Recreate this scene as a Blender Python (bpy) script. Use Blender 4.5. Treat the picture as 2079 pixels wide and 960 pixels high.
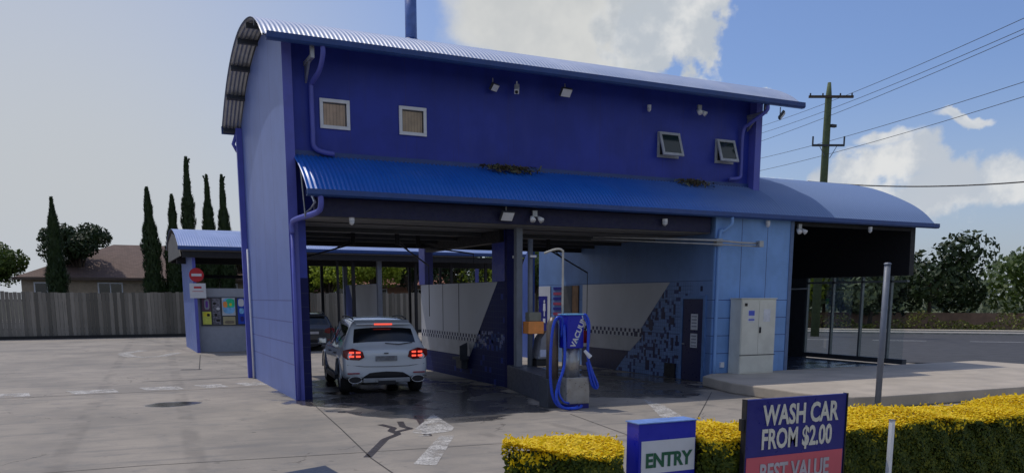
import bpy, bmesh, math, random
from mathutils import Vector, Matrix
R = math.radians
random.seed(7)
for o in list(bpy.data.objects): bpy.data.objects.remove(o)
scn = bpy.context.scene
COL = scn.collection

# ------------------------------------------------------------------ camera
YAW, PIT = 0.44911, -0.162527
CAM = Vector((-3.7254, -19.0822, 2.3))
cd = bpy.data.cameras.new('camera'); cam = bpy.data.objects.new('camera', cd); COL.objects.link(cam)
cam.location = CAM; cam.rotation_euler = (math.pi/2 + PIT, 0, -YAW)
cd.sensor_width = 36; cd.lens = 36*1686.2/2079; cd.shift_y = (880.9-480)/2079; cd.shift_x = -0.5/2079
cd.clip_end = 3000; cd.clip_start = .1
scn.camera = cam
FW = Vector((math.sin(YAW)*math.cos(PIT), math.cos(YAW)*math.cos(PIT), math.sin(PIT)))
RT = Vector((math.cos(YAW), -math.sin(YAW), 0)); UP = RT.cross(FW)
def ray(u, v): return (FW*1686.2 + RT*(u-1040) - UP*(v-880.9)).normalized()

# ------------------------------------------------------------------ sun, exposure
SUN_AZ = (-.50, .866)          # horizontal direction towards the sun
SUN_EL = 63
sd = Vector((SUN_AZ[0], SUN_AZ[1], math.tan(R(SUN_EL))*math.hypot(*SUN_AZ))).normalized()
sl = bpy.data.lights.new('sun', 'SUN'); so = bpy.data.objects.new('sun', sl); COL.objects.link(so)
sl.energy = 2.9; sl.angle = R(.5); sl.color = (1, .93, .83)
so.rotation_euler = (-sd).to_track_quat('-Z', 'Y').to_euler()
scn.view_settings.view_transform = 'Standard'; scn.view_settings.look = 'None'
scn.view_settings.gamma = 1; scn.view_settings.exposure = -0.55

# ------------------------------------------------------------------ world
W = bpy.data.worlds.new('World'); scn.world = W; W.use_nodes = True
class NT:
    def __init__(s, t): s.t = t; s.n = t.nodes; s.l = t.links
    def node(s, ty, **k):
        n = s.n.new(ty)
        for a, b in k.items(): setattr(n, a, b)
        return n
    def put(s, sock, v):
        if hasattr(v, 'is_output') or isinstance(v, bpy.types.NodeSocket): s.l.new(v, sock)
        else: sock.default_value = v
    def m(s, op, a, b=0., c=0., clamp=False):
        n = s.node('ShaderNodeMath', operation=op); n.use_clamp = clamp
        s.put(n.inputs[0], a); s.put(n.inputs[1], b); s.put(n.inputs[2], c); return n.outputs[0]
    def v(s, op, a, b=(0, 0, 0)):
        n = s.node('ShaderNodeVectorMath', operation=op); s.put(n.inputs[0], a); s.put(n.inputs[1], b)
        return n.outputs['Value'] if op in ('DOT_PRODUCT', 'LENGTH') else n.outputs[0]
    def ss(s, x, a, b, o0=0., o1=1.):
        n = s.node('ShaderNodeMapRange', interpolation_type='SMOOTHSTEP')
        s.put(n.inputs[0], x)
        for i, q in zip((1, 2, 3, 4), (a, b, o0, o1)): s.put(n.inputs[i], q)
        return n.outputs[0]
    def mix(s, f, a, b, blend='MIX'):
        n = s.node('ShaderNodeMix', data_type='RGBA', blend_type=blend)
        s.put(n.inputs[0], f); s.put(n.inputs[6], a); s.put(n.inputs[7], b); return n.outputs[2]
    def noise(s, vec, scale, detail=3, rough=.55, dist=0):
        n = s.node('ShaderNodeTexNoise'); s.put(n.inputs['Vector'], vec)
        n.inputs['Scale'].default_value = scale; n.inputs['Detail'].default_value = detail
        n.inputs['Roughness'].default_value = rough; n.inputs['Distortion'].default_value = dist
        return n.outputs[0]
    def noisec(s, vec, scale, detail=3):
        s.noise(vec, scale, detail); return s.n[-1].outputs[1]
def c4(c): return (c[0], c[1], c[2], 1)
w = NT(W.node_tree); w.n.clear()
sky = w.node('ShaderNodeTexSky', sky_type='NISHITA'); sky.sun_disc = False
sky.sun_elevation = R(SUN_EL); sky.sun_rotation = math.atan2(sd.x, sd.y)
sky.air_density = 1.0; sky.dust_density = 1.6; sky.ozone_density = 1.5
tc = w.node('ShaderNodeTexCoord').outputs['Generated']
dirv = w.v('NORMALIZE', tc)
# bright haze that lies towards the sun side and low over the horizon
hz_side = w.ss(w.v('DOT_PRODUCT', dirv, tuple(Vector((-.45, .89, 0)).normalized())), .56, .90)
sep = w.node('ShaderNodeSeparateXYZ'); w.put(sep.inputs[0], dirv)
low = w.ss(sep.outputs[2], .48, -.05)
hz = w.m('MULTIPLY', hz_side, w.m('MULTIPLY_ADD', low, .50, .58), clamp=True)
blue = w.v('MULTIPLY', sky.outputs[0], (1.02, 1.14, 1.45))
col = w.mix(hz, blue, (6.1, 6.3, 6.4, 1))
hor = w.ss(sep.outputs[2], .25, .0, 0., .5)
col = w.mix(hor, col, (5.4, 6.0, 6.9, 1))
wob = w.v('SUBTRACT', w.noisec(dirv, 9, 6), (.5, .5, .5))
wob2 = w.v('SUBTRACT', w.noisec(dirv, 30, 4), (.5, .5, .5))
def cloud(u, v, ru, rv, amp, soft, base, puff, rot=0.):
    c = ray(u, v); f0 = math.cos(math.hypot(u-1040, 0)/1686)
    a = c.cross(Vector((0, 0, 1))).normalized(); b = a.cross(c)
    a, b = a*math.cos(rot)+b*math.sin(rot), b*math.cos(rot)-a*math.sin(rot)
    sc = 1/1850
    d = w.v('ADD', dirv, w.v('MULTIPLY', wob, (amp, amp, amp)))
    d = w.v('ADD', d, w.v('MULTIPLY', wob2, (amp*.5, amp*.5, amp*.5)))
    d = w.v('SUBTRACT', d, tuple(c))
    x = w.m('DIVIDE', w.v('DOT_PRODUCT', d, tuple(a)), ru*sc)
    y = w.m('DIVIDE', w.v('DOT_PRODUCT', d, tuple(b)), rv*sc)
    r = w.m('SQRT', w.m('ADD', w.m('MULTIPLY', x, x), w.m('MULTIPLY', y, y)))
    return w.ss(r, 1+soft, 1-soft)
def addc(col, mask, base, shade, sh_scale):
    n = w.ss(w.noise(dirv, sh_scale, 5, .6), .42, .62)
    cc = w.mix(n, c4(shade), c4(base))
    return w.mix(mask, col, cc)
lit = (8.4, 8.5, 8.5); shd = (5.6, 6.1, 6.7); smooth = (7.3, 7.4, 7.3)
m1 = cloud(1150, 55, 235, 112, .08, .20, 0, 0)
m2 = cloud(1090, 15, 165, 100, .03, .22, 0, 0)
m3 = cloud(1345, 95, 105, 95, .20, .2, 0, 0)
m3b = cloud(1330, 0, 110, 60, .16, .22, 0, 0)
col = addc(col, m2, smooth, smooth, 4)
col = addc(col, m1, smooth, (6.3, 6.5, 6.6), 7)
col = addc(col, m3b, lit, (5.6, 6.0, 6.4), 11)
col = addc(col, m3, lit, shd, 11)
for (u, v, ru, rv, am) in ((1600, 372, 75, 30, .10), (1720, 372, 110, 40, .11), (1850, 372, 120, 48, .12), (2010, 360, 130, 50, .12),
                           (1790, 290, 50, 14, .04), (1540, 180, 13, 7, .04), (1950, 240, 50, 10, .06)):
    mm = cloud(u, v, ru, rv, am, .32, 0, 0)
    col = addc(col, w.m('MULTIPLY', mm, .92), lit, (5.8, 6.3, 7.0), 14)
# unseen broken cloud behind the street, added to give neutral fill light
bhm = w.m('MULTIPLY', w.ss(sep.outputs[1], -.1, -.45), w.ss(w.noise(dirv, 2.2, 6, .6), .42, .52))
bhm = w.m('MULTIPLY', bhm, w.ss(sep.outputs[2], -.05, .02))
col = w.mix(w.m('MULTIPLY', bhm, .6), col, (5.2, 5.2, 5.1, 1))
bg = w.node('ShaderNodeBackground'); w.put(bg.inputs[0], col); bg.inputs[1].default_value = .13
out = w.node('ShaderNodeOutputWorld'); w.l.new(bg.outputs[0], out.inputs[0])

# ------------------------------------------------------------------ material helpers
MATS = {}
def mat(name, color, rough=.6, metal=0., spec=.5, coat=0., emit=None, es=0., var=.12, vs=6., bump=0., bs=40., dirt=0., alpha=None, trans=0.):
    if name in MATS: return MATS[name]
    m = bpy.data.materials.new(name); m.use_nodes = True; t = NT(m.node_tree)
    p = t.n['Principled BSDF']; MATS[name] = m
    tc = t.node('ShaderNodeTexCoord').outputs['Object']
    if var > 0:
        n1 = t.noise(tc, vs, 5, .6)
        k = t.ss(n1, .3, .7, 1-var, 1+var)
        col = t.v('SCALE', c4(color)[:3]); t.n[-1].inputs['Scale'].default_value = 1; t.put(t.n[-1].inputs['Scale'], k)
        if dirt > 0:
            n2 = t.ss(t.noise(tc, vs*.35, 6, .7), .5, .75, 0, dirt)
            col = t.mix(n2, col, (.06, .055, .05, 1))
        t.put(p.inputs['Base Color'], col)
        t.put(p.inputs['Roughness'], t.ss(t.noise(tc, vs*2, 3), .3, .7, max(rough-.08, 0), min(rough+.1, 1)))
    else:
        p.inputs['Base Color'].default_value = c4(color); p.inputs['Roughness'].default_value = rough
    p.inputs['Metallic'].default_value = metal; p.inputs['Specular IOR Level'].default_value = spec
    p.inputs['Coat Weight'].default_value = coat; p.inputs['Coat Roughness'].default_value = .05
    if trans: p.inputs['Transmission Weight'].default_value = trans
    if emit: p.inputs['Emission Color'].default_value = c4(emit); p.inputs['Emission Strength'].default_value = es
    if bump > 0:
        b = t.node('ShaderNodeBump'); b.inputs['Strength'].default_value = bump; b.inputs['Distance'].default_value = .02
        t.put(b.inputs['Height'], t.noise(tc, bs, 4)); t.put(p.inputs['Normal'], b.outputs[0])
    return m

def lined_mat(name, color, lines, groove=(.02, .025, .08), rough=.45, w_=.012, var=.1, streak=.25, spec=.35):
    """paint with joints; lines = list of (axis, value, limit_axis, lo, hi)"""
    m = bpy.data.materials.new(name); m.use_nodes = True; t = NT(m.node_tree); p = t.n['Principled BSDF']
    tc = t.node('ShaderNodeTexCoord').outputs['Object']
    sp = t.node('ShaderNodeSeparateXYZ'); t.put(sp.inputs[0], tc); ax = dict(x=sp.outputs[0], y=sp.outputs[1], z=sp.outputs[2])
    mask = None
    for (a, val, la, lo, hi) in lines:
        k = t.m('LESS_THAN', t.m('ABSOLUTE', t.m('SUBTRACT', ax[a], val)), w_)
        if la: k = t.m('MULTIPLY', k, t.m('MULTIPLY', t.m('GREATER_THAN', ax[la], lo), t.m('LESS_THAN', ax[la], hi)))
        mask = k if mask is None else t.m('MAXIMUM', mask, k)
    n1 = t.ss(t.noise(tc, 1.3, 5, .6), .3, .7, 1-var, 1+var)
    mp = t.node('ShaderNodeMapping'); t.put(mp.inputs[0], tc); mp.inputs['Scale'].default_value = (5, 5, .35)
    n2 = t.ss(t.noise(mp.outputs[0], 1.5, 5, .7), .5, .75, 0, streak)
    col = t.v('SCALE', color); t.put(t.n[-1].inputs['Scale'], n1)
    col = t.mix(n2, col, tuple(c*.55+.02 for c in color)+(1,))
    mp2 = t.node('ShaderNodeMapping'); t.put(mp2.inputs[0], tc); mp2.inputs['Scale'].default_value = (2.2, 2.2, .5); mp2.inputs['Location'].default_value = (3.1, 7.7, 1.3)
    col = t.mix(t.ss(t.noise(mp2.outputs[0], 1.0, 6, .62), .50, .72, 0, streak*.55), col, tuple(min(1, c*1.15+.035) for c in color)+(1,))
    mp3 = t.node('ShaderNodeMapping'); t.put(mp3.inputs[0], tc); mp3.inputs['Scale'].default_value = (16, 16, .5)
    col = t.mix(t.ss(t.noise(mp3.outputs[0], 1.2, 4, .7), .60, .74, 0, streak*1.1), col, tuple(c*.4+.01 for c in color)+(1,))
    if mask is not None: col = t.mix(mask, col, c4(groove))
    t.put(p.inputs['Base Color'], col); p.inputs['Roughness'].default_value = rough; p.inputs['Specular IOR Level'].default_value = spec
    return m

LAV = (.135, .19, .44); LAVP = (.10, .115, .47); NAVY = (.026, .045, .34); PALE = (.19, .36, .70)
M_lav = mat('lavender paint', LAV, .5, var=.08, vs=1.5)
M_lavp = mat('violet blue paint', LAVP, .42, var=.1, vs=2)
M_navy = mat('navy paint', NAVY, .45, var=.1)
M_pale = mat('pale blue paint', PALE, .45, var=.08, vs=1.5)
M_tile_d = mat('dark navy tile', (.007, .010, .06), .5, var=.25, vs=8)
M_tile_b = mat('mid blue tile', (.035, .075, .27), .25, var=.2, vs=8)
M_white = mat('white panel', (.50, .515, .55), .5, var=.06, vs=1.2)
M_gut = mat('gutter blue', (.02, .06, .22), .4, var=.1)
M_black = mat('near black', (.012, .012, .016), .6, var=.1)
M_dgrey = mat('dark grey', (.05, .055, .065), .6, var=.15)
M_soffit = mat('ceiling grey', (.10, .10, .10), .8, var=.1, vs=.8)
M_galv = mat('galvanised steel', (.42, .43, .44), .45, .6, var=.12)
M_steel = mat('grey painted steel', (.17, .19, .23), .5, .2, var=.1)
M_stain = mat('stainless steel', (.36, .36, .36), .35, .7, var=.12, dirt=.3)
M_wht = mat('white paint', (.75, .76, .78), .4, var=.05)
M_cream = mat('cream paint', (.66, .66, .58), .55, var=.06, dirt=.12, vs=3)
M_glassd = mat('dark glass', (.006, .008, .01), .06, spec=.8, var=0)
M_tan = mat('tan blind', (.52, .37, .25), .8, var=.15, vs=3)
M_road = mat('asphalt', (.06, .06, .062), .85, var=.2, vs=2, bump=.2)
M_conc2 = mat('kerb concrete', (.34, .32, .29), .85, var=.18, vs=2.5, bump=.2, dirt=.35)
M_hose = mat('blue hose', (.01, .06, .55), .3, var=.08)
M_blue = mat('sign blue', (.008, .016, .42), .35, var=.05)
M_dblue = mat('sign dark blue', (.012, .014, .19), .35, var=.06)
M_pink = mat('sign faded red', (.58, .10, .13), .4, var=.08, vs=3)
M_signw = mat('sign white', (.62, .64, .68), .4, var=.04)
M_signc = mat('sign cream lettering', (.66, .64, .54), .5, var=.1, vs=30)
M_green = mat('sign green', (.005, .10, .045), .4, var=.05)
M_red = mat('sign red', (.48, .02, .03), .4, var=.05)
M_orange = mat('orange label', (.95, .34, .08), .5, var=.1)
M_yel = mat('yellow print', (.8, .72, .04), .5, var=.1)
M_grn2 = mat('green print', (.02, .6, .3), .5, var=.2)
M_cyan = mat('light blue print', (.2, .5, .85), .5, var=.2)
M_prnt = mat('blue print', (.01, .06, .5), .5, var=.1)
M_timber = mat('brown board', (.22, .12, .055), .7, var=.2)

# ------------------------------------------------------------------ mesh helpers
class MB:
    def __init__(s): s.v = []; s.f = []; s.mi = []
    def quad(s, a, b, c, d, mi=0):
        n = len(s.v); s.v += [tuple(a), tuple(b), tuple(c), tuple(d)]; s.f.append((n, n+1, n+2, n+3)); s.mi.append(mi); return s
    def poly(s, pts, mi=0):
        n = len(s.v); s.v += [tuple(p) for p in pts]; s.f.append(tuple(range(n, n+len(pts)))); s.mi.append(mi); return s
    def box(s, x0, y0, z0, x1, y1, z1, mi=0):
        n = len(s.v)
        s.v += [(x0,y0,z0),(x1,y0,z0),(x1,y1,z0),(x0,y1,z0),(x0,y0,z1),(x1,y0,z1),(x1,y1,z1),(x0,y1,z1)]
        for f in ((0,3,2,1),(4,5,6,7),(0,1,5,4),(1,2,6,5),(2,3,7,6),(3,0,4,7)): s.f.append(tuple(n+i for i in f)); s.mi.append(mi)
        return s
    def prism(s, pts, off, mi=0):
        """closed polygon pts extruded by vector off"""
        off = Vector(off); n = len(s.v); k = len(pts)
        s.v += [tuple(p) for p in pts] + [tuple(Vector(p)+off) for p in pts]
        s.f.append(tuple(range(n, n+k))); s.f.append(tuple(range(n+2*k-1, n+k-1, -1))); s.mi += [mi, mi]
        for i in range(k):
            j = (i+1) % k; s.f.append((n+i, n+j, n+k+j, n+k+i)); s.mi.append(mi)
        return s
    def tube(s, pts, r, seg=8, mi=0, caps=True):
        pts = [Vector(p) for p in pts]; rs = r if isinstance(r, (list, tuple)) else [r]*len(pts); rings = []
        prev = None
        for i, p in enumerate(pts):
            d = (pts[min(i+1, len(pts)-1)] - pts[max(i-1, 0)]).normalized()
            if prev is None:
                a = d.cross(Vector((0, 0, 1)));
                if a.length < .1: a = d.cross(Vector((1, 0, 0)))
                a.normalize()
            else: a = (prev - d*prev.dot(d)).normalized()
            prev = a; b = d.cross(a); n = len(s.v)
            s.v += [tuple(p + (a*math.cos(2*math.pi*k/seg) + b*math.sin(2*math.pi*k/seg))*rs[i]) for k in range(seg)]; rings.append(n)
        for A, B in zip(rings, rings[1:]):
            for k in range(seg):
                j = (k+1) % seg; s.f.append((A+k, A+j, B+j, B+k)); s.mi.append(mi)
        if caps:
            s.f.append(tuple(rings[0]+k for k in range(seg))[::-1]); s.f.append(tuple(rings[-1]+k for k in range(seg))); s.mi += [mi, mi]
        return s
    def obb(s, c, ax, ay, az, hx, hy, hz, mi=0):
        c = Vector(c); ax, ay, az = Vector(ax)*hx, Vector(ay)*hy, Vector(az)*hz; n = len(s.v)
        for sx, sy, sz in ((-1,-1,-1),(1,-1,-1),(1,1,-1),(-1,1,-1),(-1,-1,1),(1,-1,1),(1,1,1),(-1,1,1)): s.v.append(tuple(c+ax*sx+ay*sy+az*sz))
        for f in ((0,3,2,1),(4,5,6,7),(0,1,5,4),(1,2,6,5),(2,3,7,6),(3,0,4,7)): s.f.append(tuple(n+i for i in f)); s.mi.append(mi)
        return s
    def build(s, name, mats, parent=None, smooth=False, bevel=0., recalc=True):
        me = bpy.data.meshes.new(name); me.from_pydata(s.v, [], s.f)
        for m in (mats if isinstance(mats, (list, tuple)) else [mats]): me.materials.append(m)
        for p, k in zip(me.polygons, s.mi): p.material_index = k; p.use_smooth = smooth
        if recalc:
            b = bmesh.new(); b.from_mesh(me); bmesh.ops.recalc_face_normals(b, faces=b.faces); b.to_mesh(me); b.free()
        me.update(); o = bpy.data.objects.new(name, me); COL.objects.link(o)
        if bevel:
            md = o.modifiers.new('bevel', 'BEVEL'); md.width = bevel; md.segments = 2; md.limit_method = 'ANGLE'; md.angle_limit = R(40)
        if parent: o.parent = parent; o.matrix_parent_inverse = parent.matrix_basis.inverted()
        return o
def tag(o, label, cat, group=None, kind=None):
    if label: o['label'] = label
    if cat: o['category'] = cat
    if group: o['group'] = group
    if kind: o['kind'] = kind
    return o
def empty(name, loc, label, cat, group=None):
    o = bpy.data.objects.new(name, None); COL.objects.link(o); o.location = loc; return tag(o, label, cat, group)
def struct(o): o['kind'] = 'structure'; return o
def spline(pts, n=6):
    out = []; P = [Vector(p) for p in pts]; P = [P[0]*2-P[1]] + P + [P[-1]*2-P[-2]]
    for i in range(1, len(P)-2):
        for k in range(n):
            t = k/n; a, b, c, d = P[i-1:i+3]
            out.append(.5*((2*b)+(c-a)*t+(2*a-5*b+4*c-d)*t*t+(3*b-3*c+d-a)*t**3))
    out.append(P[-2]); return out
def text(body, name, m, parent, size, origin, ax, ay, nrm, align='CENTER', bold=.02, sx=1., depth=.004):
    cu = bpy.data.curves.new(name, 'FONT'); cu.body = body; cu.size = size; cu.align_x = align; cu.offset = bold*size; cu.extrude = depth/2
    cu.resolution_u = 3
    t = bpy.data.objects.new(name, cu); COL.objects.link(t)
    dg = bpy.context.evaluated_depsgraph_get(); me = bpy.data.meshes.new_from_object(t.evaluated_get(dg)); me.name = name
    bpy.data.objects.remove(t)
    ax, ay, nrm, origin = map(Vector, (ax, ay, nrm, origin))
    for v in me.vertices: v.co = origin + ax*v.co.x*sx + ay*v.co.y + nrm*(v.co.z+depth/2+.002)
    me.materials.clear(); me.materials.append(m)
    o = bpy.data.objects.new(name, me); COL.objects.link(o)
    if parent: o.parent = parent; o.matrix_parent_inverse = parent.matrix_basis.inverted()
    return o
X, Y, Z = Vector((1,0,0)), Vector((0,1,0)), Vector((0,0,1))

# ------------------------------------------------------------------ ground
def concrete():
    m = bpy.data.materials.new('forecourt concrete'); m.use_nodes = True; t = NT(m.node_tree); p = t.n['Principled BSDF']
    pos = t.node('ShaderNodeNewGeometry').outputs['Position']
    n1 = t.noise(pos, .35, 6, .6); n2 = t.noise(pos, 2.2, 6, .65); n3 = t.noise(pos, 30, 3, .6)
    c = t.mix(t.ss(n1, .3, .7), (.235, .21, .175, 1), (.385, .335, .27, 1))
    c = t.mix(t.ss(n2, .48, .72, 0, .5), c, (.17, .165, .155, 1))
    mpt = t.node('ShaderNodeMapping'); t.put(mpt.inputs[0], pos); mpt.inputs['Scale'].default_value = (.3, 2.4, 1); mpt.inputs['Rotation'].default_value = (0, 0, R(-8))
    c = t.mix(t.ss(t.noise(mpt.outputs[0], 1.1, 5, .65), .5, .68, 0, .45), c, (.15, .145, .135, 1))
    c = t.mix(t.ss(t.noise(pos, 6, 4), .62, .72, 0, .3), c, (.42, .36, .28, 1))
    c = t.mix(t.ss(n3, .35, .65, 0, .25), c, (.2, .2, .2, 1))
    vc = t.node('ShaderNodeTexVoronoi', feature='DISTANCE_TO_EDGE'); wv = t.v('ADD', pos, t.v('SCALE', t.noisec(pos, 1.4, 5))); t.put(vc.inputs['Vector'], wv); vc.inputs['Scale'].default_value = .22
    ck = t.m('MULTIPLY', t.m('LESS_THAN', vc.outputs[0], .0028), t.ss(t.noise(pos, .5, 3), .5, .58)); c = t.mix(t.m('MULTIPLY', ck, .7), c, (.07, .06, .05, 1))
    c = t.mix(t.ss(t.noise(pos, 3.4, 2, .5), .70, .76, 0, .55), c, (.075, .068, .06, 1))
    for (px_, wd_) in ((1.35, .16), (2.95, .16), (7.4, .17), (9.1, .17), (-2.4, .2), (-4.2, .2)):
        xx = t.node('ShaderNodeSeparateXYZ'); t.put(xx.inputs[0], pos); bend = t.m('ADD', xx.outputs[0], t.m('MULTIPLY', xx.outputs[1], .10 if px_ > 0 else -.05))
        tk = t.ss(t.m('ABSOLUTE', t.m('SUBTRACT', bend, px_)), wd_, wd_*.4); c = t.mix(t.m('MULTIPLY', tk, t.ss(t.noise(pos, 1.3, 4), .38, .62, 0, .34)), c, (.10, .092, .082, 1))
    # worn darker tyre tracks and wash water lying on the slab
    wn = t.m('MULTIPLY', t.m('SUBTRACT', t.noise(pos, .9, 5, .6), .5), 1.1)
    wet = None
    for (cx, cy, rx, ry) in ((2.6, .6, 3.0, 4.5), (2.3, -2.2, 1.5, 2.9), (3.7, -2.0, 1.2, 2.2), (8.4, 1.2, 3.1, 4.6), (1.3, -2.7, .8, 1.2), (7.2, -1.6, .8, 1.6), (-2.6, .5, .6, .5)):
        d = t.v('DIVIDE', t.v('SUBTRACT', pos, (cx, cy, 0)), (rx, ry, 1.))
        e = t.m('SUBTRACT', t.m('ADD', 1., wn), t.v('LENGTH', d))
        wet = e if wet is None else t.m('MAXIMUM', wet, e)
    wm = t.ss(wet, -.02, .12)
    c = t.mix(t.m('MULTIPLY', wm, .8), c, (.03, .032, .038, 1))
    t.put(p.inputs['Base Color'], c)
    pud = t.m('MULTIPLY', wm, t.ss(t.noise(pos, .8, 4), .4, .55))
    t.put(p.inputs['Roughness'], t.m('SUBTRACT', .88, t.m('MULTIPLY', t.m('ADD', t.m('MULTIPLY', wm, .35), t.m('MULTIPLY', pud, .65)), .8)))
    b = t.node('ShaderNodeBump'); b.inputs['Strength'].default_value = .18; b.inputs['Distance'].default_value = .01
    t.put(b.inputs['Height'], t.noise(pos, 45, 4)); t.put(p.inputs['Normal'], b.outputs[0])
    return m
M_conc = concrete()
M_grass = mat('grass', (.075, .085, .035), .95, var=.3, vs=1.2, bump=.4)
struct(MB().box(-1500, -1500, -1, 1500, 1500, -.13).build('ground', M_grass))
struct(MB().quad((-45, -14.2, 0), (22, -14.2, 0), (22, 34.9, 0), (-45, 34.9, 0)).build('forecourt', M_conc))
struct(MB().box(-60, -17, -.12, 60, -14.21, -.002).build('footpath', M_conc2))
struct(MB().box(-60, -31, -.127, 60, -17.01, -.10).build('street', M_road))
# cross road beyond the tunnel bay, seen through the glass
ctr = Vector((33, 17.5, 0)); rd = Vector((.73, -.684, 0)); rn = Vector((.684, .73, 0))
struct(MB().obb(ctr-rn*4+Vector((0,0,-.11)), rd, rn, Z, 90, 13.5, .02).build('cross_road', M_road))
struct(MB().obb(ctr+rn*11.2+Vector((0,0,-.07)), rd, rn, Z, 90, 1.0, .07).build('far_kerb', M_conc2))
struct(MB().obb(ctr+rn*16+Vector((0,0,-.08)), rd, rn, Z, 90, 1.0, .07).build('far_footpath', mat('pale path', (.42, .38, .32), .9)))
M_line = mat('worn white line paint', (.62, .62, .60), .8, var=.2, vs=6, dirt=.45)
ln = MB()
for k in range(-16, 17): ln.obb(ctr+rd*(k*5)+Vector((0,0,-.087)), rd, rn, Z, 1.4, .07, .002)
struct(ln.build('road_line', M_line))
# joints
def strip(pts, wd, z, name, m):
    b = MB(); P = [Vector((p[0], p[1], z)) for p in pts]
    for a, c in zip(P, P[1:]):
        d = (c-a).normalized(); n = Vector((-d.y, d.x, 0))*wd/2; b.quad(a-n, c-n, c+n, a+n)
    return struct(b.build(name, m))
M_joint = mat('joint', (.06, .055, .05), .9)
strip([(.25, -.3), (-.12, -4.5), (-.42, -7.5), (-.6, -13)], .022, .004, 'slab_joint', M_joint)
strip([(-20, -6.4), (-3.5, -6.65), (-1.4, -6.9), (1.8, -7.2), (9, -7.9)], .018, .004, 'slab_joint', M_joint)
strip([(-20, 3.1), (-2.9, 3.3), (-.1, 3.45)], .03, .004, 'slab_joint', M_joint)
strip([(-3.0, 6.1), (-.05, 6.3)], .07, .004, 'channel_drain', M_black)
strip([(-1.72, 9.85), (-1.1, 9.7)], .28, .004, 'drain_grate', M_black)
strip([(-1.15, 9.9), (-.45, 17)], .03, .004, 'slab_joint', M_joint)
strip([(4.5, -4.7), (4.0, -8), (3.6, -14)], .02, .004, 'slab_joint', M_joint)
strip([(5.6, -7.2), (9.6, -2.8)], .02, .004, 'slab_joint', M_joint)
# painted marks
def worn(name, color, keep, ns):
    m = mat(name, color, .85, var=.2, vs=4, dirt=.5); t = NT(m.node_tree); p = t.n['Principled BSDF']
    pos = t.node('ShaderNodeNewGeometry').outputs['Position']
    a = t.ss(t.noise(pos, ns, 6, .75), .62-keep*.35, .70-keep*.2); b_ = t.ss(t.noise(pos, 28, 4, .7), .35, .6, .35, 1)
    t.put(p.inputs['Alpha'], t.m('MULTIPLY', a, b_, clamp=True)); return m
M_mark = worn('worn white road paint', (.56, .54, .50), .78, 2.6)
b = MB(); z = .006
for x0, x1, y in ((-2.95, -2.1, 3.7), (-1.6, -1.0, 3.72), (-.55, .02, 3.85), (-4.6, -3.6, 3.6), (-6.4, -5.5, 3.6)):
    b.quad((x0, y-.1, z), (x1, y-.1, z), (x1-.12, y+.75, z), (x0-.2, y+.75, z))
struct(b.build('dashed_line', M_mark))
b = MB()
b.poly([(2.02, -3.5, z), (.85, -5.55, z), (1.05, -5.85, z), (1.55, -5.7, z), (1.75, -5.3, z)])
b.quad((1.2, -6.05, z), (1.42, -6.15, z), (.25, -8.4, z), (-.02, -8.2, z))
b.quad((.85, -6.0, z), (1.05, -6.0, z), (1.02, -5.9, z), (.84, -5.92, z))
struct(b.build('lane_arrow', M_mark))
b = MB(); b.poly([(7.25, -3.2, z), (6.75, -4.2, z), (5.75, -6.1, z), (6.25, -6.1, z), (7.0, -4.4, z)]); struct(b.build('lane_arrow', M_mark))
cv = [Vector((-1.2, 19.0, 0)), Vector((-1.9, 17.0, 0)), Vector((-2.9, 17.0, 0)), Vector((-3.2, 19.5, 0)), Vector((-2.4, 21.3, 0))]
strip([(p.x, p.y) for p in spline(cv, 5)], .5, .006, 'curved_arrow', M_mark)
M_wetc = mat('wet concrete', (.055, .048, .048), .35, var=.15)
strip([(1.1, -4.2), (.95, -4.8), (1.0, -5.1), (.65, -5.35), (.6, -5.6), (.25, -6.0), (.0, -6.5), (-.15, -6.8), (-.45, -7.4)], .12, .004, 'water_trickle', M_wetc)
strip([(.65, -4.4), (.75, -4.9), (.6, -5.2), (.62, -5.5)], .12, .0055, 'water_trickle', M_wetc)
strip([(1.65, -3.6), (1.4, -4.6), (1.0, -6.0)], .14, .0055, 'water_trickle', M_wetc)
struct(MB().quad((-2.0, -8.1, .005), (-1.15, -7.75, .005), (-1.05, -9.2, .005), (-2.1, -9.3, .005)).build('drain_grate', mat('grate navy', (.02, .035, .07), .5)))

# ------------------------------------------------------------------ main building
BLD = empty('car_wash_building', (6, 3, 0), 'two storey blue car wash building with curved corrugated roofs and open wash bays', 'car wash')
def corr(profile, x0, x1, pitch, amp, name, mats, parent, flip=0.0, spp=6):
    pr = spline([(0, p[0], p[1]) for p in profile], 4); n = int((x1-x0)/pitch*spp)
    vs = []; fs = []
    nr = []
    for i, p in enumerate(pr):
        d = pr[min(i+1, len(pr)-1)]-pr[max(i-1, 0)]; q = Vector((0, -d.z, d.y)).normalized(); nr.append(q)
    for i in range(n+1):
        x = x0+(x1-x0)*i/n; a = amp*math.sin(2*math.pi*(x-x0)/pitch)
        for p, q in zip(pr, nr): vs.append((x, p.y+q.y*(a+flip), p.z+q.z*(a+flip)))
    k = len(pr)
    for i in range(n):
        for j in range(k-1): fs.append((i*k+j, (i+1)*k+j, (i+1)*k+j+1, i*k+j+1))
    me = bpy.data.meshes.new(name); me.from_pydata(vs, [], fs); me.materials.append(mats)
    for f in me.polygons: f.use_smooth = True
    o = bpy.data.objects.new(name, me); COL.objects.link(o); o.parent = parent; o.matrix_parent_inverse = parent.matrix_basis.inverted()
    return o, pr
ROOF = [(-.62, 7.62), (-.1, 7.98), (.6, 8.28), (1.5, 8.46), (2.6, 8.5), (3.7, 8.32), (4.7, 7.98), (5.5, 7.55), (6.3, 6.98)]
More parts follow.
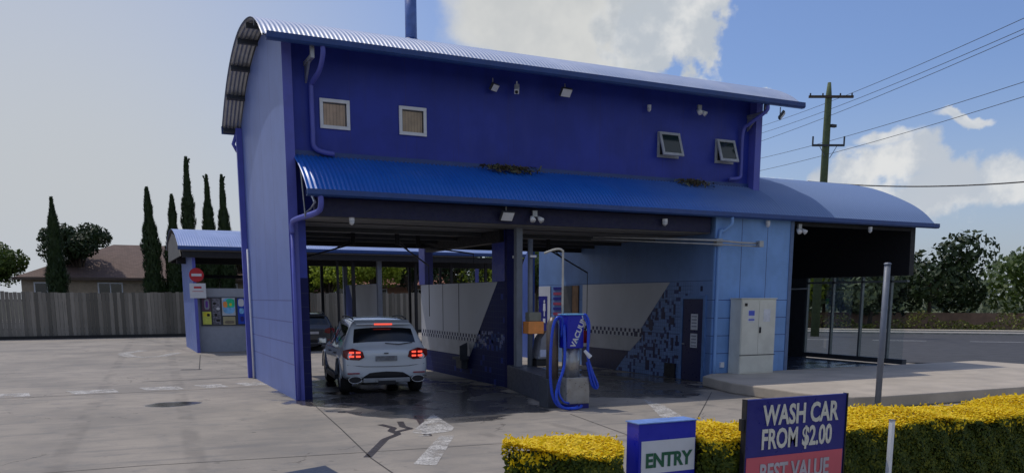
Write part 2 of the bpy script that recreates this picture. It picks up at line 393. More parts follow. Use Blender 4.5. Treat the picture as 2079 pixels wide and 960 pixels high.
LOW = [(-1.18, 4.50), (-.7, 4.93), (0, 5.33), (1.2, 5.82), (2.6, 6.15), (4, 6.28), (5.5, 6.2), (7, 5.85), (8.2, 5.3)]
def metal_roof(name, a, b_, rough):
    m = bpy.data.materials.new(name); m.use_nodes = True; t = NT(m.node_tree); p = t.n['Principled BSDF']
    pos = t.node('ShaderNodeTexCoord').outputs['Object']
    c = t.mix(t.ss(t.noise(pos, .8, 6, .6), .35, .65), c4(a), c4(b_))
    mp = t.node('ShaderNodeMapping'); t.put(mp.inputs[0], pos); mp.inputs['Scale'].default_value = (6, .3, .3)
    c = t.mix(t.ss(t.noise(mp.outputs[0], 1.2, 5, .7), .55, .75, 0, .35), c, tuple(q*.5 for q in a)+(1,))
    # the awning sheet is later mixed paler towards its far end
    t.put(p.inputs['Base Color'], c); p.inputs['Roughness'].default_value = rough; p.inputs['Metallic'].default_value = 0
    return m
M_rtop = metal_roof('main roof sheet', (.33, .40, .56), (.42, .48, .62), .38)
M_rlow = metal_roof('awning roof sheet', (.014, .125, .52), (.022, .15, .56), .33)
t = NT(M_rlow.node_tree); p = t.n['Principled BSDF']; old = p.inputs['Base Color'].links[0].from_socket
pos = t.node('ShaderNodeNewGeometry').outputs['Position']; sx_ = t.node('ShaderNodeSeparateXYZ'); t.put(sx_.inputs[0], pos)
paler = t.ss(t.m('ADD', sx_.outputs[0], t.m('MULTIPLY', t.m('SUBTRACT', t.noise(pos, .7, 5), .5), 3.)), 7.5, 14.5)
t.put(p.inputs['Base Color'], t.mix(paler, old, (.19, .27, .45, 1)))
M_rlowf = metal_roof('pale roof sheet', (.18, .26, .44), (.25, .33, .50), .45)
roof, rp = corr(ROOF, -.5, 14.2, .1, .012, 'main_roof', M_rtop, BLD)
corr(ROOF, -.49, 14.19, .1, .012, 'roof_lining', M_galv, roof, -.03)
b = MB()
for i in (7, 12, 17, 22, 27, 32):
    if i < len(rp):
        p = rp[i]; d = (rp[min(i+1, len(rp)-1)]-rp[i-1]).normalized(); q = Vector((0, -d.z, d.y))
        b.obb(Vector((6.85, p.y, p.z))-q*.105, X, d, q, 7.32, .04, .055)
b.build('purlin', M_dgrey, roof)
b = MB(); p = rp[-1]; b.obb((6.85, p.y, p.z-.07), X, Y, Z, 7.36, .03, .10); b.build('fascia', M_gut, roof)
# gutters
def gutter(x0, x1, y, z, par, h=.15, d=.13):
    pts = [(x0, y, z), (x0, y-.01, z-h*.75), (x0, y+.03, z-h), (x0, y+d, z-h), (x0, y+d, z-.02), (x0, y+d-.015, z-.02), (x0, y+d-.015, z-h+.015), (x0, y+.03, z-h+.015), (x0, y+.012, z-h*.7), (x0, y+.015, z)]
    return MB().prism(pts, (x1-x0, 0, 0)).build('gutter', M_gut, par)
gutter(-.42, 14.2, -.72, 7.66, roof)
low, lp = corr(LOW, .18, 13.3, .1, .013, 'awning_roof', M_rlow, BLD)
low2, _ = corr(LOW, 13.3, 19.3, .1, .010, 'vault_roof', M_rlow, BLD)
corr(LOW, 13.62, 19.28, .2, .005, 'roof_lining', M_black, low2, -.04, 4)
corr(LOW, .2, 13.6, .2, .005, 'roof_lining', M_soffit, low, -.04, 4)
gutter(.16, 19.35, -1.28, 4.53, low, .14)
# end barge of the awning: light steel bracket
b = MB(); b.tube([(.3, -.05, 5.1), (.32, -.55, 4.72), (.36, -1.05, 4.28)], .03, 6); b.tube([(.36, -1.05, 4.28), (.38, -.55, 4.2), (.36, -.05, 4.14)], .02, 6)
b.tube([(.3, -.05, 5.1), (.36, -.05, 4.14)], .02, 6); b.build('bracket', M_galv, BLD)
# side wall following the roof curve
lines = [('z', v, 'y', -1, 7) for v in (.8, 1.28, 1.76, 2.24)] + [('y', 3.05, None, 0, 0)] + [('y', 1.6, 'z', 2.24, 9), ('y', 4.6, 'z', 2.24, 9)]
M_side = lined_mat('side wall paint', LAV, lines, groove=(.07, .08, .25), w_=.011, var=.06, streak=.2)
prof = [(q.y, q.z-.10) for q in rp if 0.02 < q.y < 6.1]
pts = [(0, 0, 0), (0, 6.1, 0), (0, 6.1, prof[-1][1]-.1)] + [(0, a, c) for a, c in prof[::-1]] + [(0, 0, prof[0][1]-.02)]
MB().prism(pts, (.2, 0, 0)).build('side_wall', M_side, BLD)
MB().box(-.003, -.012, 0, .203, -.001, 7.86).build('wall_end', M_lavp, BLD)
# dark tiled pier beside it
M_pier = lined_mat('pier tile', (.012, .015, .08), [('z', .3*k, None, 0, 0) for k in range(1, 9)], groove=(.04, .045, .1), w_=.006, rough=.6, spec=.15)
MB().box(.205, 0, 0, .38, .5, 2.74).build('tiled_pier', M_pier, BLD)
MB().box(.205, .003, 2.741, .37, .5, 4.0).build('pier', M_navy, BLD)
# upper front wall
upl = [('x', 1.32*k+.2, None, 0, 0) for k in range(1, 10)]
M_up = lined_mat('upper wall paint', NAVY, upl, groove=(.04, .045, .24), w_=.006, var=.12, streak=.35)
W_Y = .25
MB().box(.2, W_Y, 4.0, 13.2, W_Y+.2, 7.95).build('front_wall', M_up, BLD)
MB().box(13.08, -.02, 5.2, 13.3, .5, 7.85).build('wall_end', M_lavp, BLD)
MB().box(.2, .7, 7.0, 13.2, .8, 8.1).build('roof_beam', M_black, BLD)
MB().box(13.1, .5, 5.4, 13.3, 6.1, 7.0).build('gable_wall', M_lavp, BLD)
pts = [(13.1, .5, 6.9), (13.1, 6.1, 6.9)] + [(13.1, a, c-.02) for a, c in prof[::-1] if a > .5]
MB().prism(pts, (.2, 0, 0)).build('gable_wall', M_lavp, BLD)
MB().box(.2, 6.0, 4.0, 13.1, 6.1, 7.0).build('rear_wall', M_navy, BLD)
# flashing where awning meets wall
MB().box(.2, .20, 5.36, 13.1, .248, 5.52).build('flashing', M_gut, BLD)
# eave brackets
for x in (.55, 13.0):
    b = MB(); b.box(x-.04, -.5, 7.3, x+.04, .24, 7.38); b.box(x-.04, -.5, 7.38, x+.04, -.42, 7.55); b.prism([(x-.02, .24, 6.95), (x-.02, .24, 7.3), (x-.02, -.2, 7.3)], (.04, 0, 0)); b.build('eave_bracket', M_galv, BLD)
# fascia + ceiling over bays
MB().box(.38, -.9, 4.02, 10.9, -.78, 4.40).build('fascia_beam', mat('fascia navy', (.008, .009, .05), .6), BLD)
cl = [('y', v, None, 0, 0) for v in (1.1, 2.3, 3.5, 4.7)]
M_ceil = lined_mat('ceiling sheet', (.20, .20, .20), cl, groove=(.02, .02, .02), rough=.8, w_=.03)
MB().box(.2, -.78, 4.0, 10.98, 6.2, 4.08).build('ceiling', M_ceil, BLD)
for x in (.9, 3.0, 5.45, 8.0, 10.3): pass
MB().box(.38, 6.0, 3.82, 10.98, 6.15, 3.995).build('rear_beam', M_black, BLD)
MB().box(5.35, .5, 3.7, 5.55, 5.99, 3.99).build('cross_beam', M_black, BLD)
for y in (1.6, 3.4, 5.0): MB().box(.4, y, 3.9, 10.9, y+.08, 3.995).build('ceiling_batten', M_dgrey, BLD)

def clearglass(name, tint, refl):
    m = bpy.data.materials.new(name); m.use_nodes = True; t = NT(m.node_tree); t.n.remove(t.n['Principled BSDF'])
    g = t.node('ShaderNodeBsdfGlossy'); g.inputs['Roughness'].default_value = .03; tr = t.node('ShaderNodeBsdfTransparent'); tr.inputs[0].default_value = tint
    mx = t.node('ShaderNodeMixShader'); mx.inputs[0].default_value = refl
    t.l.new(tr.outputs[0], mx.inputs[1]); t.l.new(g.outputs[0], mx.inputs[2]); t.l.new(mx.outputs[0], t.n['Material Output'].inputs[0]); return m
M_clear0 = clearglass('thin glazing', (.98, .98, .98, 1), .02)
# windows
def window(x0, x1, z0, z1, openq, glass):
    y = W_Y
    fr = MB(); t = .075
    for a in ((x0, z0, x1, z0+t), (x0, z1-t, x1, z1), (x0, z0+t, x0+t, z1-t), (x1-t, z0+t, x1, z1-t)): fr.box(a[0], y-.045, a[1], a[2], y-.002, a[3])
    wn = MB().box(x0+t, y-.012, z0+t, x1-t, y-.004, z1-t).build('window', M_black if openq else glass, BLD)
    fr.build('frame', M_wht if not openq else mat('grey window frame', (.42, .44, .47), .5), wn, bevel=.006)
    if openq:
        an = R(20); d = Vector((0, -math.sin(an), -math.cos(an))); n = Vector((0, -math.cos(an), math.sin(an)))
        o = Vector(((x0+x1)/2, y-.06, z1-.01)); hw = (x1-x0)/2-.01; h = (z1-z0)
        s = MB(); tt = .035
        for (cx, cd_, hx, hd) in ((0, tt, hw, tt), (0, h-tt, hw, tt), (-hw+tt, h/2, tt, h/2-2*tt), (hw-tt, h/2, tt, h/2-2*tt)):
            s.obb(o+X*cx+d*cd_, X, d, n, hx, hd, .02)
        s.build('sash', mat('grey window frame', (.42, .44, .47), .5), wn)
        MB().obb(o+d*h/2, X, d, n, hw-2*tt, h/2-2*tt, .006).build('pane', mat('window glass', (.015, .03, .03), .08, spec=.8, var=0), wn)
        MB().tube([o+X*(hw-.05)+d*h*.75, (x1-.06, y-.03, z0+.1)], .008, 5).build('stay', M_steel, wn)
    else:
        b = MB(); n_ = 7
        for k in range(1, n_): b.box(x0+t+(x1-x0-2*t)*k/n_-.003, y-.014, z0+t, x0+t+(x1-x0-2*t)*k/n_+.003, y-.0125, z1-t)
        b.build('blind_seam', mat('blind seam', (.17, .12, .08), .8), wn)
        MB().box(x0+t, y-.030, z0+t, x1-t, y-.026, z1-t).build('pane', M_clear0, wn)
        b = MB(); b.box(x0+t, y-.02, z0+t, x0+t+.012, y-.012, z1-t); b.box(x1-t-.03, y-.03, z0+t, x1-t-.012, y-.013, z1-t); b.box(x0+t, y-.03, z1-t-.03, x1-t, y-.013, z1-t-.01); b.build('reveal', M_dgrey, wn)
    return wn
window(.83, 1.51, 6.03, 6.67, False, M_tan)
window(2.67, 3.34, 6.04, 6.68, False, mat('beige blind', (.46, .34, .21), .8, var=.15, vs=4))
window(9.92, 10.62, 6.04, 6.70, True, None)
window(11.87, 12.52, 6.02, 6.66, True, None)

# downpipes
def pipe(pts, r, m, name='downpipe', par=None, n=4): return MB().tube(spline(pts, n), r, 10).build(name, m, par or BLD, smooth=True)
pipe([(.74, -.62, 7.55), (.74, -.62, 7.35), (.72, -.35, 7.1), (.66, .08, 6.95), (.64, .14, 6.8), (.64, .14, 5.9), (.66, .14, 5.6), (.85, .12, 5.5), (1.1, .1, 5.47)], .055, M_lavp)
pipe([(12.95, -.6, 7.5), (12.95, -.55, 7.35), (12.8, -.1, 7.1), (12.74, .12, 6.9), (12.74, .14, 5.9), (12.72, .14, 5.68), (12.5, .12, 5.62), (12.3, .1, 5.6)], .05, M_lavp)
pipe([(.45, -1.2, 4.42), (.45, -1.2, 4.22), (.40, -1.05, 4.08), (.1, -.35, 3.98), (.06, -.12, 3.9), (.06, -.09, 3.7), (.06, -.09, 2.0), (.06, -.09, .02)][:6], .06, M_lavp)
pipe([(.06, -.075, 3.75), (.06, -.075, .02)], .045, M_lavp, n=2)
pipe([(11.35, -1.22, 4.42), (11.35, -1.2, 4.22), (11.2, -1.08, 4.05), (11.1, -1.05, 3.9), (11.08, -1.05, 2), (11.08, -1.05, .1)], .05, M_pale)
MB().box(-.16, 6.0, 0, -.004, 6.13, 6.95).build('rear_corner_post', M_lavp, BLD)
pipe([(-.05, 5.75, 3.65), (-.05, 5.75, 0.02)], .03, M_wht, n=2)
b = MB(); b.tube([(-.10, 6.2, 6.9), (-.22, 6.25, 6.55), (-.12, 6.2, 6.35)], .05, 8); b.build('downpipe', M_lavp, BLD, True)

# divider and inner walls (walls running into the depth): panel outlines in (y, z)
def yz(b, x, pts, dx=-.004): b.prism([(x, p[0], p[1]) for p in pts], (dx, 0, 0)); return b
def tiles_on(b, x, y0, y1, z0, z1, s, dx, prob, seed, clip=None):
    rr = random.Random(seed); k = 0
    ny = int((y1-y0)/s); nz = int((z1-z0)/s)
    for i in range(ny):
        for j in range(nz):
            ok = ((i+j) % 2 == 0) if prob is None else rr.random() < prob
            yy, zz = y0+i*s, z0+j*s
            if ok and (clip is None or clip(yy+s/2, zz+s/2)): b.box(x+dx, yy+.006, zz+.006, x, yy+s-.006, zz+s-.006)
    return b
DX = 5.5
M_div = lined_mat('divider tile', (.008, .015, .10), [('z', .15*k, None, 0, 0) for k in range(1, 19)]+[('y', .6*k, None, 0, 0) for k in range(1, 12)], groove=(.01, .015, .07), w_=.006, rough=.6, spec=.15)
dv = MB().box(DX, .45, 0, DX+.2, 6.9, 2.72).build('divider_wall', M_div, BLD)
b = MB(); yz(b, DX-.001, [(6.88, 2.71), (.95, 2.71), (2.27, 1.30), (6.88, 1.30)], -.006); b.build('white_panel', M_white, dv)
b = MB(); yz(b, DX-.001, [(6.88, 1.08), (2.45, 1.08), (2.85, .66), (6.88, .66)], -.006); b.build('white_panel', mat('grimy white panel', (.40, .41, .43), .5, var=.12, vs=2), dv)
b = MB(); yz(b, DX-.001, [(6.88, 1.296), (2.3, 1.296), (2.44, 1.084), (6.88, 1.084)], -.004); b.build('tile_band', M_white, dv)
tiles_on(MB(), DX-.005, 2.3, 6.88, 1.084, 1.3, .106, -.004, None, 1).build('band_tiles', M_tile_d, dv)
rr = random.Random(3)
for k in range(20):
    ty, tz = .5+.106*rr.randrange(16), 1.0+.106*rr.randrange(4); MB().box(DX-.005, ty, tz, DX-.001, ty+.095, tz+.095).build('tile', M_tile_b, dv)
MB().box(DX-.012, 3.6, 1.31, DX-.008, 3.64, 2.71).build('panel_joint', M_black, dv)
MB().box(DX-.014, 4.9, 1.31, DX-.008, 4.92, 2.71).build('panel_joint', M_dgrey, dv)
b = MB(); b.box(DX-.28, 2.9, .55, DX-.01, 3.5, .62); b.box(DX-.2, 3.0, .3, DX-.01, 3.4, .55); b.prism([(DX-.28, 2.9, .62), (DX-.28, 2.9, .95), (DX-.05, 2.9, 1.05), (DX-.05, 2.9, .62)], (0, .04, 0)); b.build('bin_bracket', M_dgrey, dv)
MB().box(DX-.02, .42, 2.722, DX+.22, 1.25, 4.0).build('column', M_navy, BLD)
MB().box(DX-.03, .30, 0, DX+.23, .449, 4.0).build('column', mat('dark navy column', (.010, .013, .08), .6, spec=.15), BLD)
MB().box(DX-.04, 6.4, 2.722, DX+.24, 6.95, 4.0).build('column', M_lavp, BLD)
# inner wall of second bay
RX = 11.0
M_rw = lined_mat('inner wall paint', (.13, .23, .46), [('z', v, None, 0, 0) for v in (2.76, 2.24, 1.76, 1.28, .8)], groove=(.03, .05, .14), w_=.007, streak=.3)
def mosaic(m, cell, region, dens, dark, light):
    t = NT(m.node_tree); p = t.n['Principled BSDF']; old = p.inputs['Base Color'].links[0].from_socket
    tc = t.node('ShaderNodeTexCoord').outputs['Object']; sp = t.node('ShaderNodeSeparateXYZ'); t.put(sp.inputs[0], tc)
    y, z = sp.outputs[1], sp.outputs[2]; wn = t.node('ShaderNodeTexWhiteNoise', noise_dimensions='2D'); cb = t.node('ShaderNodeCombineXYZ')
    t.put(cb.inputs[0], t.m('FLOOR', t.m('DIVIDE', y, cell))); t.put(cb.inputs[1], t.m('FLOOR', t.m('DIVIDE', z, cell))); t.put(wn.inputs[0], cb.outputs[0])
    fy = t.m('FRACT', t.m('DIVIDE', y, cell)); fz = t.m('FRACT', t.m('DIVIDE', z, cell))
    gr = t.m('MULTIPLY', t.m('MULTIPLY', t.m('GREATER_THAN', fy, .07), t.m('GREATER_THAN', fz, .07)), 1.)
    reg = None
    for (s_, lo, hi) in ((y, region[0], region[1]), (z, region[2], region[3])):
        k = t.m('MULTIPLY', t.m('GREATER_THAN', s_, lo), t.m('LESS_THAN', s_, hi)); reg = k if reg is None else t.m('MULTIPLY', reg, k)
    c = t.mix(t.m('MULTIPLY', reg, t.m('SUBTRACT', 1., gr)), old, (.03, .05, .14, 1))
    c = t.mix(t.m('MULTIPLY', t.m('MULTIPLY', reg, gr), t.m('GREATER_THAN', wn.outputs[0], 1-dens)), c, c4(dark))
    c = t.mix(t.m('MULTIPLY', t.m('MULTIPLY', reg, gr), t.m('LESS_THAN', wn.outputs[0], dens*.5)), c, c4(light))
    t.put(p.inputs['Base Color'], c)
mosaic(M_rw, .105, (-.1, 3.8, 0, 2.73), .16, (.02, .035, .14), (.16, .27, .52))
mosaic(M_div, .105, (.4, 3.5, .9, 1.42), .3, (.03, .07, .26), (.22, .26, .36))
mosaic(M_div, .15, (.4, 6.9, 0, 2.72), .10, (.008, .014, .09), (.02, .04, .25))
iw = MB().box(RX, -.95, 0, RX+.2, 9.15, 4.42).build('inner_wall', M_rw, BLD)
b = MB(); yz(b, RX-.001, [(5.9, 2.74), (.95, 2.74), (2.35, 1.38), (5.9, 1.38)], -.006); b.build('white_panel', M_white, iw)
b = MB(); yz(b, RX-.001, [(5.9, 1.12), (2.3, 1.12), (2.6, .9), (2.95, .66), (5.9, .66)], -.006); b.build('white_panel', mat('grimy white panel', (.5, .5, .5), .5), iw)
b = MB(); yz(b, RX-.001, [(5.9, 1.376), (2.3, 1.376), (2.3, 1.124), (5.9, 1.124)], -.004); b.build('tile_band', M_white, iw)
tiles_on(MB(), RX-.005, 2.3, 5.9, 1.124, 1.37, .122, -.004, None, 2).build('band_tiles', M_tile_d, iw)
b = MB(); yz(b, RX-.001, [(5.9, .655), (3.0, .655), (3.75, .0), (5.9, .0)], -.004); b.build('skirting_tiles', M_tile_d, iw)
rr = random.Random(11)
for k in range(78):
    yy = rr.uniform(.45, 3.3); zz = rr.uniform(.1, 2.35)
    if zz > 2.74-(yy-.95)*.97-.15 and yy > 1.0 or zz < .66-(yy-2.95)*.9 and yy > 2.9 and False: continue
    if zz < 0.66 and yy > 3.0: continue
    h = .105*rr.choice((1, 1, 2, 3)); ww = .105*rr.choice((1, 1, 1, 2))
    MB().box(RX-.0045-k*.00002, yy, zz, RX-.001, yy+ww-.01, zz+h-.01).build('tile', M_tile_d, iw)
for yy in (.42, -.55): MB().box(RX-.0045, yy, 2.48, RX-.001, yy+.1, 2.62).build('accent_tile', M_tile_d, iw)
MB().box(RX-.05, .55, 0.02, RX-.001, 1.05, .42).build('vent_grille', M_black, iw)
# door with notices
dr = MB().box(RX-.03, -.64, 0.01, RX-.003, .26, 2.27).build('door', mat('door navy', (.010, .014, .07), .35), BLD)
b = MB(); b.box(RX-.05, .265, 0.01, RX-.002, .36, 2.36); b.box(RX-.05, -.74, 0.01, RX-.002, -.645, 2.36); b.box(RX-.05, -.645, 2.272, RX-.002, .265, 2.36); b.build('frame', mat('door frame blue', (.10, .2, .42), .4), dr)
for z0, z1 in ((1.42, 1.86), (.93, 1.32)):
    nt = MB().box(RX-.036, -.42, z0, RX-.031, -.12, z1).build('notice', mat('paper', (.62, .64, .68), .6), dr)
    b = MB()
    for k in range(4): b.box(RX-.039, -.38, z1-.09-k*.09, RX-.0365, -.16, z1-.05-k*.09)
    b.build('notice_print', mat('grey print', (.28, .3, .36), .6), nt)
MB().tube([(RX-.04, .18, 1.02), (RX-.09, .18, 1.02), (RX-.09, .08, 1.02)], .012, 6).build('handle', M_galv, dr)
# plant room front wall
M_pf = lined_mat('plant room paint', PALE, [('z', v, None, 0, 0) for v in (2.24, 1.76, 1.28, .8)]+[('x', v, 'z', 2.24, 9) for v in (11.9, 12.8)], groove=(.04, .07, .22), w_=.009, streak=.2)
MB().box(RX, -1.0, 0, 13.62, -.951, 4.42).build('plant_room_wall', M_pf, BLD)
MB().box(13.62, -1.02, 0, 13.74, 5.5, 4.42).build('corner_trim', mat('corner trim', (.10, .16, .30), .5), BLD)
# tunnel bay on the right
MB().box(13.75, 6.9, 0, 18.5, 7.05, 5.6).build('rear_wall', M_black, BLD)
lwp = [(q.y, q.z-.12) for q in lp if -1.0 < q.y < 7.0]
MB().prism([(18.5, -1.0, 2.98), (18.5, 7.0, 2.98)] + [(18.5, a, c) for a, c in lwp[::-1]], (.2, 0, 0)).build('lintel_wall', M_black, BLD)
MB().box(18.5, 3.2, 0, 18.7, 6.9, 2.978).build('bay_wall', M_dgrey, BLD)
MB().box(18.5, -1.0, 0.25, 18.68, 3.198, .40).build('sill_wall', M_dgrey, BLD)
MB().box(13.75, -.95, 4.3, 18.5, -.85, 4.4).build('fascia_beam', M_black, BLD)
gw = MB()
for y in (-.36, .76, 1.98, 3.14): gw.box(18.5, y-.035, .40, 18.6, y+.035, 2.975)
gw.box(18.5, -.96, 2.78, 18.605, 3.18, 2.84)
G = gw.build('glazed_screen', mat('grey aluminium frame', (.16, .18, .19), .4, .3), BLD)
m = bpy.data.materials.new('clear glazing'); m.use_nodes = True; t = NT(m.node_tree); t.n.remove(t.n['Principled BSDF'])
g = t.node('ShaderNodeBsdfGlossy'); g.inputs['Roughness'].default_value = .02; tr = t.node('ShaderNodeBsdfTransparent'); tr.inputs[0].default_value = (.96, .99, .99, 1)
mx = t.node('ShaderNodeMixShader'); mx.inputs[0].default_value = .07
t.l.new(tr.outputs[0], mx.inputs[1]); t.l.new(g.outputs[0], mx.inputs[2]); t.l.new(mx.outputs[0], t.n['Material Output'].inputs[0])
M_clear = m
for a, c in ((-.95, -.4), (-.32, .72), (.80, 1.94), (2.02, 3.1)): MB().box(18.54, a, .405, 18.548, c, 2.97).build('pane', M_clear, G)
MB().box(13.9, 1.5, 0.2, 14.1, 1.65, 3.4).build('steel_upright', M_steel, BLD)
b = MB(); b.tube([(13.95, .6, .2), (13.95, .6, 3.3)], .05, 8); b.tube([(13.95, .6, 2.55), (15.2, 3.1, 2.55), (18.5, 3.1, 2.62)], .03, 6); b.build('wash_gantry', M_steel, BLD)
# flue
b = MB(); b.tube([(3.48, 1.6, 8.3), (3.48, 1.6, 9.75)], .145, 18)
fl = b.build('flue', mat('flue blue', (.10, .17, .42), .4), BLD, True)
MB().tube([(3.48, 1.6, 8.42), (3.48, 1.6, 8.58)], [.25, .16], 18).build('flue_collar', M_gut, fl, True)
MB().tube([(3.48, 1.6, 9.66), (3.48, 1.6, 9.74), (3.48, 1.6, 9.95)], [.15, .22, .22], 18).build('flue_cowl', M_gut, fl, True)
# pale steel posts and pipe runs under the awning
MB().box(5.42, -.36, .55, 5.58, -.2, 4.02).build('steel_post', M_steel, BLD)
pipe([(8.3, .8, 3.93), (9.6, -.3, 3.86), (10.9, -1.12, 3.80), (11.5, -1.35, 3.75), (12.1, -1.4, 3.74)], .03, M_galv, 'pipe_run', n=3)
pipe([(8.3, .9, 3.88), (9.6, -.2, 3.78), (10.9, -1.12, 3.70), (12.05, -1.42, 3.66)], .022, M_galv, 'pipe_run', n=3)
MB().box(12.08, -1.5, 3.64, 12.22, -1.36, 3.8).build('pipe_elbow', M_galv, BLD)
MB().box(10.95, -1.12, 3.66, 11.15, -1.0, 3.85).build('pipe_clamp', M_galv, BLD)
MB().box(11.3, -1.06, .42, 11.42, -1.0, .56).build('power_outlet', M_wht, BLD)
MB().box(11.25, -1.02, .05, 13.6, -1.003, .12).build('skirting', M_conc2, BLD)

# items on the far part of the inner wall
b = MB().box(RX-.03, 8.2, 1.35, RX-.002, 9.1, 2.72)
nb = b.build('white_board', M_white, BLD)
MB().box(RX-.04, 8.42, 1.0, RX-.031, 9.08, 2.36).build('toilet_sign_panel', M_dblue, nb)
b = MB(); b.tube([(RX-.042, 8.62, 2.17), (RX-.05, 8.62, 2.17)], .055, 10); b.prism([(RX-.042, 8.54, 2.10), (RX-.042, 8.70, 2.10), (RX-.042, 8.72, 1.82), (RX-.042, 8.52, 1.82)], (-.006, 0, 0)); b.box(RX-.048, 8.58, 1.62, RX-.042, 8.66, 1.82); b.box(RX-.048, 8.53, 1.38, RX-.042, 8.72, 1.54)
b.build('pictogram', M_signw, nb)
b = MB()
for k in range(7): b.box(RX-.036, 7.35, 1.5+k*.18, RX-.003, 7.95, 1.6+k*.18, k % 2)
b.build('striped_sign', [M_dblue, mat('striped red', (.25, .03, .08), .5)], BLD)
MB().box(RX-.04, 6.15, .9, RX-.002, 6.55, 2.72).build('timber_board', M_timber, BLD)
MB().box(RX-.03, 6.6, .9, RX-.002, 7.2, 2.72).build('wall_panel', M_dgrey, BLD)

# sloped wing wall past the rear end of the second bay
ww = MB(); ww.prism([(10.9, 9.6, 0), (10.9, 11.5, 0), (10.9, 11.5, 2.2), (10.9, 9.9, 4.1), (10.9, 9.6, 4.1)], (.15, 0, 0)); ww.build('wing_wall', lined_mat('wing blue', (.07, .12, .36), [], rough=.4), BLD)

# ------------------------------------------------------------------ platform kerb right
M_plat = mat('platform concrete', (.46, .40, .32), .85, var=.12, vs=1.4, bump=.15, dirt=.15)
pts = [(11.0, -1.02), (10.35, -1.5), (9.85, -3.2), (9.8, -5.6), (9.9, -6.3), (10.2, -6.65), (10.9, -6.8), (17, -6.9), (22, -7.0), (22, -1.02)]
b = MB(); b.prism([(p[0], p[1], 0.001) for p in pts], (0, 0, .26)); P1 = b.build('platform', M_plat, bevel=.03); struct(P1)
struct(MB().box(13.76, -1.015, .002, 18.5, 6.89, .22).build('bay_floor', mat('wet bay floor', (.05, .065, .10), .18, var=.4, vs=1.2)))

# ------------------------------------------------------------------ light fittings and cameras under the eaves
def fitting(name, loc, label, cat, kind, yaw=0., s=1., group=None):
    o = empty(name, loc, label, cat, group)
    L = Vector(loc); c, sn = math.cos(yaw), math.sin(yaw)
    ax = Vector((c, sn, 0)); dn = Vector((sn*.8, -c*.8, -.6)).normalized(); u = ax.cross(dn)
    if kind == 'flood':
        MB().obb(L+dn*.05, ax, u, dn, .15*s, .11*s, .035).build('housing', M_dgrey, o, bevel=.008)
        MB().obb(L+dn*.092, ax, u, dn, .135*s, .095*s, .004).build('lens', M_wht, o)
        MB().tube([L+Z*.18, L+Z*.05-Y*0, L], .015, 6).build('arm', M_galv, o)
    elif kind == 'cam':
        MB().tube([L+Z*.16, L], .018, 6).build('arm', M_wht, o)
        MB().obb(L+dn*.04, ax, u, dn, .045*s, .045*s, .12*s).build('housing', M_wht, o, bevel=.01)
        MB().tube([L+dn*(.04+.12*s), L+dn*(.06+.12*s)], .03*s, 8).build('lens', M_black, o)
    elif kind == 'dome':
        MB().tube([L+Z*.1, L+Z*.02], .06*s, 10).build('base', M_wht, o)
        MB().tube([L+Z*.02, L-Z*.03, L-Z*.07], [.06*s, .055*s, .02*s], 10).build('dome', M_signw, o, True)
    elif kind == 'twin':
        for q in (-.09, .09):
            h = MB().tube([L+ax*q, L+ax*q*1.4+dn*.16], [.035, .07], 10).build('lamp_head', M_wht, o, True)
        MB().box(L.x-.06, L.y-.03, L.z, L.x+.06, L.y+.03, L.z+.14).build('base', M_galv, o)
    return o
FG = 'fittings under the eaves'
fitting('floodlight', (5.0, .1, 7.32), 'small grey floodlight under the top eave above the middle of the navy wall', 'light', 'flood', .5, .8)
fitting('security_camera', (5.62, .05, 7.32), 'bracketed camera under the top eave just left of the white floodlight', 'camera', 'cam', -.5, 1.3)
fitting('floodlight', (6.9, -.05, 7.36), 'white faced rectangular floodlight under the top eave of the upper wall', 'light', 'flood', .1, 1.0)
fitting('dome_camera', (9.55, .12, 7.22), 'small dome camera under the top eave above the left tilted open window', 'camera', 'dome', 0, .9)
fitting('twin_spotlight', (11.1, .0, 7.3), 'twin spotlight under the top eave between the two open windows', 'light', 'twin', .3)
fitting('floodlight', (13.45, -.55, 7.32), 'dark floodlight hanging at the far right tip of the top eave', 'light', 'flood', .8, 1.0)
fitting('dome_camera', (1.2, -.82, 3.93), 'white dome camera under the lower eave above the white car', 'camera', 'dome', 0, 1.0)
fitting('floodlight', (4.83, -1.0, 4.22), 'white rectangular floodlight under the lower eave left of the steel post', 'light', 'flood', .1, 1.1)
fitting('twin_spotlight', (5.58, -1.0, 4.2), 'twin spotlight under the lower eave right of the steel post', 'light', 'twin', .1)
fitting('dome_camera', (9.35, -1.0, 4.2), 'white dome camera under the lower eave above the white slanted wall panel', 'camera', 'dome', 0, 1.2)
fitting('dome_camera', (12.7, -1.1, 4.27), 'white dome camera under the lower eave above the pale blue plant room', 'camera', 'dome', 0, 1.0)
fitting('twin_spotlight', (13.95, -1.0, 4.2), 'dark twin spotlight at the corner where the tunnel bay begins', 'light', 'twin', .1)
fitting('dome_camera', (16.6, -1.1, 4.25), 'small white dome camera under the eave of the dark tunnel bay', 'camera', 'dome', 0, 1.0)

